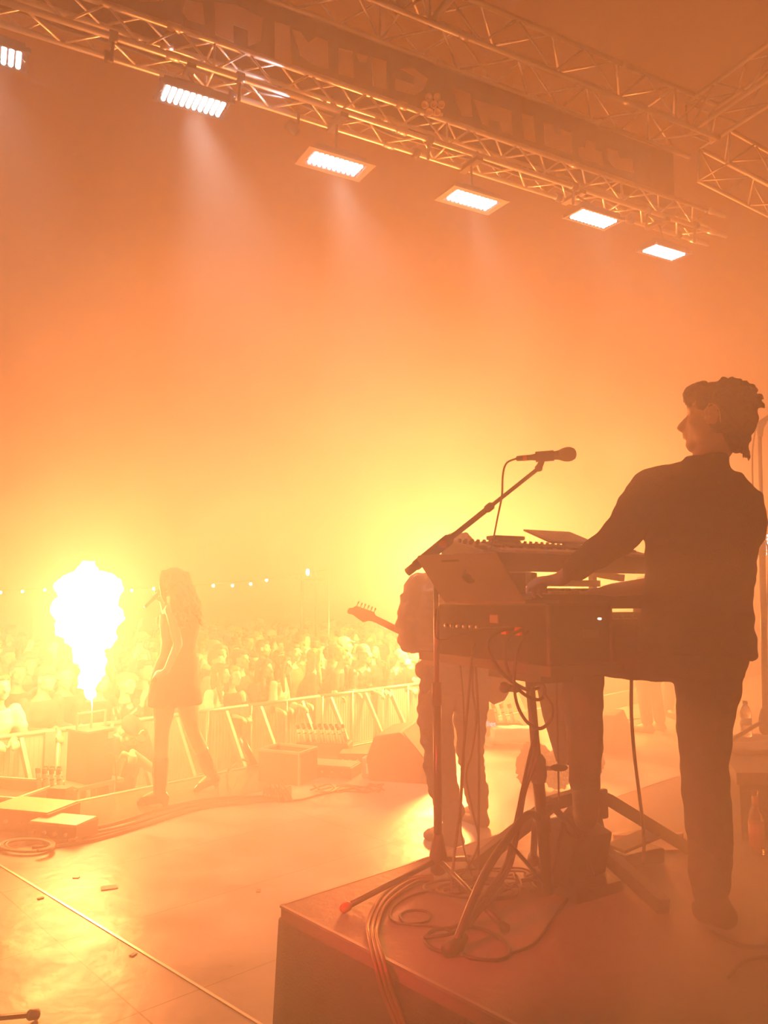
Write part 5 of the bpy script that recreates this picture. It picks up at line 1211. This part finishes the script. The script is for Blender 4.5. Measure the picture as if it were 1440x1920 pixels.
MB().box(pc2, (.15, .009, .075), Rp_, .004).build('body', black, r_); MB().box(pc2+Rp_ @ Vector((0, -.006, 0)), (.135, .002, .068), Rp_).build('screen', emit('phone_screen', (.6, .5, 1), 2.2), r_)
yc = crowd_at(653, F-.2)
# photographer crouching in the pit
pmq = on_line(236, 6.28); pmq.z = PZ
c_ = P(238, 1362, pmq.y+.0); ph = MB(); ff = (Matrix.Rotation(.3, 3, 'Z') @ toS)
cf = Vector((ff.x, ff.y, 0)).normalized(); cr = Vector((cf.y, -cf.x, 0))
hd_ = P(243, 1372, pmq.y-.05); Tp, Rp = head_parts(ph, hd_, cf*.8-Z*.75, Z+cf*.4, 1.0)
ch_ = P(232, 1398, pmq.y+.08); pe_ = Vector((ch_.x, ch_.y, 0))-cf*.12; pe_.z = hd_.z-.62
ph.caps([hd_-cf*.05, ch_+Z*.12, ch_], [.055, .06, .08]); ph.loft([(pe_, cr*.16, cf*.12), (pe_.lerp(ch_, .5), cr*.15, cf*.12), (ch_, cr*.18, cf*.12), (ch_+Z*.10, cr*.15, cf*.09)])
for sd in (-1, 1):
    a_ = ch_+cr*sd*.19+Z*.04; e_ = a_+cf*.12-Z*.26+cr*sd*.03; w_ = P(240, 1412, pmq.y-.22)+cr*sd*.05
    ph.caps([a_, e_, w_], [.05, .042, .028]); hand(ph, w_, cf*.5-cr*sd*.5-Z*.2, Vector((0, 0, -1)), sd, .7)
    hp_ = pe_+cr*sd*.09; kn_ = Vector((hp_.x, hp_.y, 0))+cf*.10; kn_.z = PZ+.46; an_ = kn_-cf*.08; an_.z = PZ+.09
    ph.caps([hp_, kn_, an_], [.085, .06, .045]); ph.caps([an_, an_+cf*.15-Z*.05], [.04, .03])
pg = fuse(ph, .010, skin, 'person', org=Vector((c_.x, c_.y, PZ)), smooth=4); tag(pg, 'person in dark cap and shirt bending over hands in the pit', 'person')
s_ = MB(); s_.loft([(pe_-Z*.03, cr*.19, cf*.14), (pe_.lerp(ch_, .5), cr*.19, cf*.15), (ch_, cr*.22, cf*.15), (ch_+Z*.10, cr*.18, cf*.11)])
for sd in (-1, 1): a_ = ch_+cr*sd*.19+Z*.04; s_.caps([a_, a_+cf*.10-Z*.22+cr*sd*.03], [.09, .07])
fuse(s_, .012, cloth_black, 'shirt', pg, smooth=3, folds=.012, fsize=.1)
s_ = MB(); s_.loft([(pe_-Z*.12, cr*.17, cf*.13), (pe_+Z*.04, cr*.175, cf*.13)])
for sd in (-1, 1):
    hp_ = pe_+cr*sd*.09; kn_ = Vector((hp_.x, hp_.y, 0))+cf*.10; kn_.z = PZ+.46; an_ = kn_-cf*.08; an_.z = PZ+.11; s_.caps([hp_, kn_, an_], [.11, .085, .07])
fuse(s_, .012, denim, 'trousers', pg, smooth=3)
cp_ = MB(); cp_.ell(Tp(0, -.018, .055), (.088, .108, .078), Rp); cp_.ell(Tp(0, .115, .050), (.065, .060, .010), Rp); fuse(cp_, .008, blk, 'cap', pg, smooth=2)
MB().box(Tp(0, .09, .092), (.03, .008, .045), Rp).build('cap_logo', label_w, pg)
# bassist beyond the player
bp_ = G(1215, 1372, 0); bs_ = person(bp_+Vector((.05, 0, 0)), Vector((-.6, .8, 0)), 'idle', 1, 'long', hair_d, 'long', blk, 'person in heeled boots and black standing far behind the player', None, 1.0, cloth_black)
b2 = person(G(1272, 1352, 0)+Vector((.12, .3, 0)), Vector((.2, -1, 0)), 'idle', 0, 'short', hair_d, 'long', dgr, 'second far figure, only lower leg seen beside standing leg', None, 1.0, cloth_black)

# ------------------------------------------------------------------ monitors, cartridges, floor boxes
def wedge(c, w, face_ang, label):
    r_ = empty('monitor_wedge', c, label, 'monitor speaker', 'floor monitor wedges'); R = Matrix.Rotation(face_ang, 3, 'Z'); c = Vector(c)
    pr = [(-.24, 0), (.26, 0), (.28, .10), (.02, .40), (-.20, .36), (-.27, .18)]
    f = MB(); f.prism([c+R @ Vector((-w/2, y, z)) for y, z in pr], R @ Vector((w, 0, 0))); bo = f.build('cabinet', mat('speaker_paint', (.06, .045, .035), .6, bump=.8, bscale=150), r_)
    bv = bo.modifiers.new('b', 'BEVEL'); bv.width = .012; bv.segments = 2
    g_ = MB(); n_ = R @ Vector((0, .75, .65)); g_.slab(*[c+R @ Vector((x, y, z))+n_*.004 for x, y, z in ((-w/2+.03, .27, .125), (w/2-.03, .27, .125), (w/2-.03, .04, .385), (-w/2+.03, .04, .385))], n_*.008); g_.build('grille', mat('speaker_grille', (.05, .04, .035), .5, .3, bump=1, bscale=400), r_)
    for sx in (-1, 1): MB().box(c+R @ Vector((sx*(w/2+.002), -.02, .2)), (.006, .14, .04), R).build('side_handle', black, r_)
    return r_
w1c = G(752, 1462, 0)
wedge(Vector((w1c.x+.05, w1c.y+.2, 0)), .62, radians(-105), 'large floor monitor wedge left of the guitarist')
w2c = G(1145, 1405, 0); wedge(Vector((w2c.x-.12, w2c.y+.1, 0)), .60, radians(-40), 'farther floor monitor wedge right of the bent leg')
ORD = ['first', 'second', 'third', 'fourth', 'fifth', 'sixth', 'seventh', 'eighth', 'ninth', 'tenth', 'eleventh']
cap_m = mat('black_cap', (.03, .03, .035), .4); hold_m = mat('holder_black', (.035, .028, .025), .6)
def cartridge(label, group):
    r_ = empty('pyro_cartridge', (0, 0, 0), label, 'pyrotechnic cartridge', group)
    MB().lathe([(.017, 0), (.017, .13), (.015, .14)], (0, 0, 0), Z, 12).build('tube', label_w, r_); MB().lathe([(.018, 0), (.018, .035), (.016, .04)], (0, 0, .128), Z, 12).build('cap', cap_m, r_)
    MB().lathe([(.0176, .085), (.0176, .095)], (0, 0, 0), Z, 12).build('band', cap_m, r_); return r_
cp0 = cartridge('white wrapped cartridge with black cap standing in the middle rack', 'white capped cartridges in the middle rack'); used = False
rack = empty('cartridge_rack', G(600, 1408, 0), 'black rack holding the middle cluster of white cartridges', 'rack')
c0_ = G(598, 1412, 0); MB().box(c0_+Vector((.05, .02, .05)), (.52, .26, .10), Matrix.Rotation(-.12, 3, 'Z'), .006).build('base', hold_m, rack)
MB().box(c0_+Vector((.05, .02, .105)), (.50, .24, .012), Matrix.Rotation(-.12, 3, 'Z'), .003).build('top_plate', blackm, rack)
for i in range(8):
    for j in range(2):
        p = c0_+Matrix.Rotation(-.12, 3, 'Z') @ Vector((-.17+i*.058+j*.02, -.05+j*.12, .105)); o = cp0 if not used else copy_tree(cp0); used = True
        o.location = p; o.rotation_euler = (-.1, -.20-.01*i, 0); o['label'] = 'white cartridge with black cap in middle rack, %s from left in %s row' % (ORD[i], ('front', 'back')[j])
cp1 = cartridge('white wrapped cartridge with black cap standing in the left rack', 'white capped cartridges in the left rack'); used = False
rk = G(96, 1506, 0); rack2 = empty('cartridge_rack', rk, 'black rack holding the left cluster of white cartridges', 'rack')
MB().box(rk+Vector((.0, .04, .04)), (.26, .2, .08), Matrix.Rotation(-.3, 3, 'Z'), .006).build('base', hold_m, rack2); MB().box(rk+Vector((.0, .04, .083)), (.24, .18, .01), Matrix.Rotation(-.3, 3, 'Z')).build('top_plate', blackm, rack2)
for i in range(7):
    p = rk+Vector((-.09+(i % 4)*.055+(i//4)*.025, .0+(i//4)*.08-(i % 4)*.012, .085)); o = cp1 if not used else copy_tree(cp1); used = True
    o.location = p; o.rotation_euler = (-.05, -.15, 0); o['label'] = 'white cartridge with black cap in left rack, %s from left in %s row' % (ORD[i % 4], ('front', 'back')[i//4])
# cartridges near the towel, far
cp2 = cartridge('white cartridge tilted in the far rack beyond the guitarist', 'white cartridges in the far rack'); used = False
fk = G(935, 1372, 0); rack3 = empty('cartridge_rack', fk, 'far black rack of tilted white cartridges beyond guitarist', 'rack'); MB().box(fk+Vector((0, 0, .05)), (.5, .2, .1), Matrix.Rotation(.1, 3, 'Z')).build('base', hold_m, rack3); MB().box(fk+Vector((0, 0, .105)), (.48, .18, .01)).build('top_plate', blackm, rack3)
for i in range(5):
    o = cp2 if not used else copy_tree(cp2); used = True; o.location = fk+Vector((-.19+i*.09, 0, .10)); o.rotation_euler = (0, -.25, 0); o.scale = (1.3, 1.3, 1.3); o['label'] = 'white cartridge tilted in the far rack beyond guitarist, %s from left' % ORD[i]
# wooden mixing box and the gear beside it
bx = G(540, 1462, 0); r_ = empty('gear_box', bx, 'open topped box with knobs and bottles at the middle stage edge', 'box'); bR = Matrix.Rotation(radians(-25), 3, 'Z')
bxm = mat('box_paint', (.16, .09, .05), .6, var=.2)
f = MB(); hw, hd2, hh = .19, .14, .25
for sx in (-1, 1): f.box(bx+bR @ Vector((sx*hw, 0, hh/2)), (.015, hd2*2, hh), bR)
for sy_ in (-1, 1): f.box(bx+bR @ Vector((0, sy_*hd2, hh/2)), (hw*2, .015, hh), bR)
f.box(bx+bR @ Vector((0, 0, hh*.80)), (hw*2, hd2*2, .01), bR); f.build('case', bxm, r_)
f = MB()
for a_, b_ in (((-1, -1), (1, -1)), ((1, -1), (1, 1)), ((1, 1), (-1, 1)), ((-1, 1), (-1, -1))): f.bar(bx+bR @ Vector((a_[0]*hw, a_[1]*hd2, hh)), bx+bR @ Vector((b_[0]*hw, b_[1]*hd2, hh)), .018, .018)
f.bar(bx+bR @ Vector((hw, -hd2, 0)), bx+bR @ Vector((hw, -hd2, hh)), .018, .018); f.build('metal_edges', alu, r_)
f = MB()
for i in range(7):
    for j in range(3): f.lathe([(.008, 0), (.008, .014), (.005, .02)], bx+bR @ Vector((-.13+i*.042, -.07+j*.06, hh*.8+.005)), Z, 8)
f.build('knobs', steel, r_)
def simplebox(px, py, size, ang, label, m, name='stage_box', cat='box', lid=None, z=0, extra=True):
    c = G(px, py, z); r_ = empty(name, c, label, cat); R = Matrix.Rotation(ang, 3, 'Z')
    MB().box(c+Vector((0, 0, size[2]/2)), size, R, .008).build('body', m, r_)
    MB().box(c+Vector((0, 0, size[2]+.004)), (size[0]*.94, size[1]*.94, .010), R, .003).build('lid', lid or m, r_)
    if extra:
        for i in range(4): MB().cyl(c+R @ Vector((-size[0]*.35+i*size[0]*.22, -size[1]/2, size[2]*.5)), c+R @ Vector((-size[0]*.35+i*size[0]*.22, -size[1]/2-.015, size[2]*.5)), .012, seg=8).build('socket', steel, r_)
    return r_
gl = mat('glossy_lid', (.22, .20, .19), .25)
simplebox(625, 1452, (.42, .26, .09), -.3, 'low black stage box right of the knob box', hold_m, lid=gl)
simplebox(668, 1432, (.30, .22, .10), -.1, 'dark power strip case left of the large wedge', hold_m)
simplebox(520, 1500, (.18, .12, .09), -.35, 'small black splitter box at the end of cable run', hold_m, 'splitter_box')
f = G(520, 1500, .09)
for i in range(3):
    o = cable([f+Vector((-.04+i*.03, -.02, 0)), f+Vector((-.045+i*.03, -.02, .07)), f+Vector((-.04+i*.03, -.01, .12)), f+Vector((.0+i*.03, .04, .06)), f+Vector((.06+i*.02, .10, -.04))], .005, 'short plug lead arching out of the small splitter box', group='plug leads on the splitter box')
simplebox(118, 1568, (.36, .22, .10), -.28, 'black box with bright lid right of the open tray', hold_m, lid=mat('white_lid', (.7, .66, .6), .3))
simplebox(60, 1548, (.50, .32, .13), -.28, 'wide black case with pale cover sheet at the left edge', hold_m, lid=mat('cover_sheet', (.50, .36, .22), .4))
simplebox(112, 1525, (.14, .10, .17), -.2, 'upright black block beside left cartridge cluster', hold_m, extra=False)
ot = G(5, 1508, 0); r_ = empty('open_tray', ot, 'open dark flight case tray at the far left edge', 'flight case'); R = Matrix.Rotation(-.25, 3, 'Z')
f = MB()
for sx in (-1, 1): f.box(ot+R @ Vector((sx*.32, 0, .06)), (.02, .5, .12), R)
for sy_ in (-1, 1): f.box(ot+R @ Vector((0, sy_*.25, .06)), (.64, .02, .12), R)
f.box(ot+Vector((0, 0, .03)), (.64, .5, .02), R); f.build('tray_body', hold_m, r_)
f = MB()
for a_, b_ in (((-1, -1), (1, -1)), ((1, -1), (1, 1)), ((1, 1), (-1, 1)), ((-1, 1), (-1, -1))): f.bar(ot+R @ Vector((a_[0]*.32, a_[1]*.25, .12)), ot+R @ Vector((b_[0]*.32, b_[1]*.25, .12)), .025, .015)
f.build('rim', alu, r_)
# upright black tube by the barrier
ut = empty('tube_lamp', G(478, 1440, 0), 'short black tube fixture leaning upright at the stage edge', 'stage light'); q = G(478, 1442, 0)
MB().tube([q+Z*.03, P(452, 1382, q.y+.02)], .030, 12).build('tube', mat('tube_dark', (.08, .04, .06), .25), ut); MB().box(q+Z*.02, (.12, .1, .04)).build('foot', hold_m, ut)
cable([G(425, 1452, .01), G(432, 1440, .10), P(450, 1425, q.y), P(470, 1428, q.y)], .012, 'thick hose arching left of the upright tube')
# paper bag / wrapped pack by the wedge, towel, prompter
pk_ = G(702, 1462, 0); r_ = empty('water_pack', pk_, 'plastic wrapped pack beside the wedge with printed sleeve', 'pack'); MB().box(pk_+Vector((0, .05, .09)), (.20, .12, .17), Matrix.Rotation(-.2, 3, 'Z'), .02).build('wrap', mat('pack_wrap', (.35, .27, .3), .25, var=.7, vscale=25), r_)
MB().box(pk_+Vector((0, -.015, .09)), (.14, .006, .08), Matrix.Rotation(-.2, 3, 'Z')).build('sleeve', label_w, r_)
tw = MB(); tq = G(962, 1396, 0)
tw.box(tq+Vector((0, 0, .10)), (.46, .22, .16), None, .04); tw.box(tq+Vector((-.28, -.06, .05)), (.14, .16, .08), Matrix.Rotation(.5, 3, 'Y'), .03)
tag(fuse(tw, .014, wht, 'towel', org=tq, smooth=3, folds=.012, fsize=.12), 'white towel draped over a low box beyond the guitarist', 'towel')
pq = G(893, 1396, 0); r_ = empty('prompter_screen', pq, 'tilted floor screen with pale text lines behind guitarist', 'screen'); a_ = Vector((.98, -.1, 0)); u_ = Vector((0, .35, .94)).normalized()
ob = pq-a_*.30
MB().slab(ob, ob+a_*.56, ob+a_*.50+u_*.36, ob+u_*.36, u_.cross(a_)*.04).build('housing', hold_m, r_)
MB().slab(ob+Vector((.02, -.003, .03)), ob+a_*.52+Vector((0, -.003, .03)), ob+a_*.47+u_*.33+Vector((0, -.003, 0)), ob+u_*.33+Vector((.02, -.003, 0)), Vector((0, -.002, 0))).build('screen', mat('screen_off', (.12, .06, .05), .3), r_)
fc_ = bpy.data.curves.new('text', 'FONT'); fc_.body = 'Overthing lies'; fc_.size = .075; fc_.extrude = .001; fo_ = bpy.data.objects.new('text', fc_); COL.objects.link(fo_)
fc_.materials.append(emit('screen_text', (.75, .65, 1), 1.6)); fo_.parent = r_; fo_.rotation_euler = (radians(70), 0, radians(-4)); fo_.location = ob+a_*.08+u_*.19+Vector((0, -.03, 0))-pq
bpy.context.evaluated_depsgraph_get().update(); tme = bpy.data.meshes.new_from_object(fo_.evaluated_get(bpy.context.evaluated_depsgraph_get())); t2_ = bpy.data.objects.new('screen_text', tme); COL.objects.link(t2_); t2_.parent = r_; t2_.rotation_euler = fo_.rotation_euler; t2_.location = fo_.location; bpy.data.objects.remove(fo_)
# floor bits
for i, (px, py, w_, m_, lb) in enumerate(((143, 1646, .022, red, 'tiny red scrap lying on the stage deck'), (205, 1665, .055, mat('grey_tape', (.22, .2, .18), .6), 'small square of grey tape on the deck'), (76, 1685, .02, hold_m, 'dark crumb on deck nearest the left edge'), (250, 1791, .02, hold_m, 'dark crumb on the deck by the seam crossing'), (485, 1671, .025, hold_m, 'dark crumb on the deck left of riser corner'))):
    q = G(px, py, 0); ob = MB().box(q+Z*.003, (w_*1.5, w_, .004), Matrix.Rotation(.4*i, 3, 'Z'), .001).build('floor_scrap', m_, org=q); tag(ob, lb, 'scrap')

# ------------------------------------------------------------------ cable runs across the stage deck
def dcable(pts, r, label, **k): return cable([G(a, b, r*.9+(c[0] if c else 0)) for a, b, *c in pts], r, label, **k)
runs = [[(140, 1555), (200, 1548), (260, 1530), (320, 1512), (380, 1500), (440, 1495), (520, 1492)],
        [(140, 1562), (205, 1556), (270, 1538), (330, 1518), (390, 1506), (450, 1500), (520, 1496)],
        [(60, 1590), (140, 1582), (210, 1566), (280, 1545), (340, 1526), (400, 1512), (520, 1500)],
        [(80, 1585), (150, 1574), (220, 1558), (290, 1540), (345, 1522), (410, 1508), (520, 1498)]]
wh = ['nearest the singer\'s boot', 'second from the singer\'s boot', 'lowest of the bundle', 'just above the lowest one']
for r_, w_ in zip(runs, wh): dcable(r_, .011, 'long black cable running along the deck to the splitter box, '+w_)
for i in range(5):
    R2_ = random.Random(90+i); cx_, cy_ = (115, 1568) if i < 2 else (52, 1585); pts = []
    for k in range(13): a = k*.62; pts.append((cx_+(26+4*i)*cos(a)*(1 if i < 2 else 1.25)+R2_.uniform(-2, 2), cy_+(9+i*.8)*sin(a), .006+.006*k/3))
    dcable(pts, .008, 'coiled cable loops lying right of the left gear' if i < 2 else 'heaped cable coil at the left edge gear', group='cable coils by left gear' if i < 2 else 'cable heap at left edge')
for i in range(4):
    R2_ = random.Random(190+i); pts = [(590+R2_.uniform(-10, 10)+k*22, 1478+R2_.uniform(-12, 8), .01+.02*(k % 2)) for k in range(7)]
    dcable(pts, .007, 'loose cable tangle between splitter box and wedge', group='loose cables left of the wedge')
dcable([(520, 1502), (560, 1500), (600, 1490), (640, 1482), (690, 1474), (720, 1470)], .008, 'cable continuing from splitter box to the wedge')
dcable([(1160, 1352), (1190, 1348), (1230, 1342), (1262, 1330), (1290, 1315)], .008, 'thin far cable curving behind the heeled boots')

# ------------------------------------------------------------------ far lights
blb = emit('festoon_bulb', (1, .85, .6), 60)
pb_ = None; nbb = 0
for (px, py) in ((1, 1111), (42, 1109), (84, 1106), (129, 1104), (247, 1107), (288, 1104), (328, 1101), (400, 1098), (436, 1098), (470, 1095), (500, 1088)):
    if pb_ is None:
        pb_ = empty('festoon_bulb', P(px, py, 17), 'small round white bulb of the distant light string', 'light bulb', 'distant string of bulbs')
        MB().ell(P(px, py, 17), .030, seg=10, rings=7).build('globe', blb, pb_); MB().cyl(P(px, py, 17)+Z*.03, P(px, py, 17)+Z*.07, .014, seg=8).build('socket', black, pb_); o = pb_
    else: o = copy_tree(pb_); o.location = P(px, py, 17)
    o['label'] = 'small round white bulb of the distant light string, %s from left' % ORD[nbb]; nbb += 1
cable([P(px, py-3, 17) for px, py in ((-40, 1112), (84, 1107), (250, 1107), (400, 1098), (500, 1088), (620, 1070))], .006, 'distant festoon wire carrying the row of bulbs', name='festoon_wire')
tq = P(580, 1086, 16); r_ = empty('lighting_tower', Vector((tq.x, tq.y, PZ)), 'distant lighting tower with one white lamp above the crowd', 'lighting tower')
f = MB()
for sx in (-.15, .15): f.cyl(Vector((tq.x+sx, tq.y, PZ)), Vector((tq.x+sx, tq.y, tq.z+.1)), .03, seg=6)
f.box(tq, (.55, .3, .03)); f.build('mast', blackm, r_); MB().cyl(tq+Vector((.14, 0, .02)), tq+Vector((.10, 0, .24)), .012, seg=6).build('side_rail', alu, r_); MB().ell(P(577, 1073, 15.9), (.035, .035, .07)).build('lamp', emit('tower_lamp', (1, .9, .7), 40), r_)
tag(MB().cyl(P(617, 1125, 15)-Z*1.8, P(617, 1078, 15), .015, seg=8).build('mast_pole', alu, org=P(617, 1125, 15)), 'thin pale pole standing in the crowd right of tower', 'pole')
# unused prototypes of the pose library
for o in list(bpy.data.objects):
    if o.name.startswith('tmp_'): bpy.data.objects.remove(o)
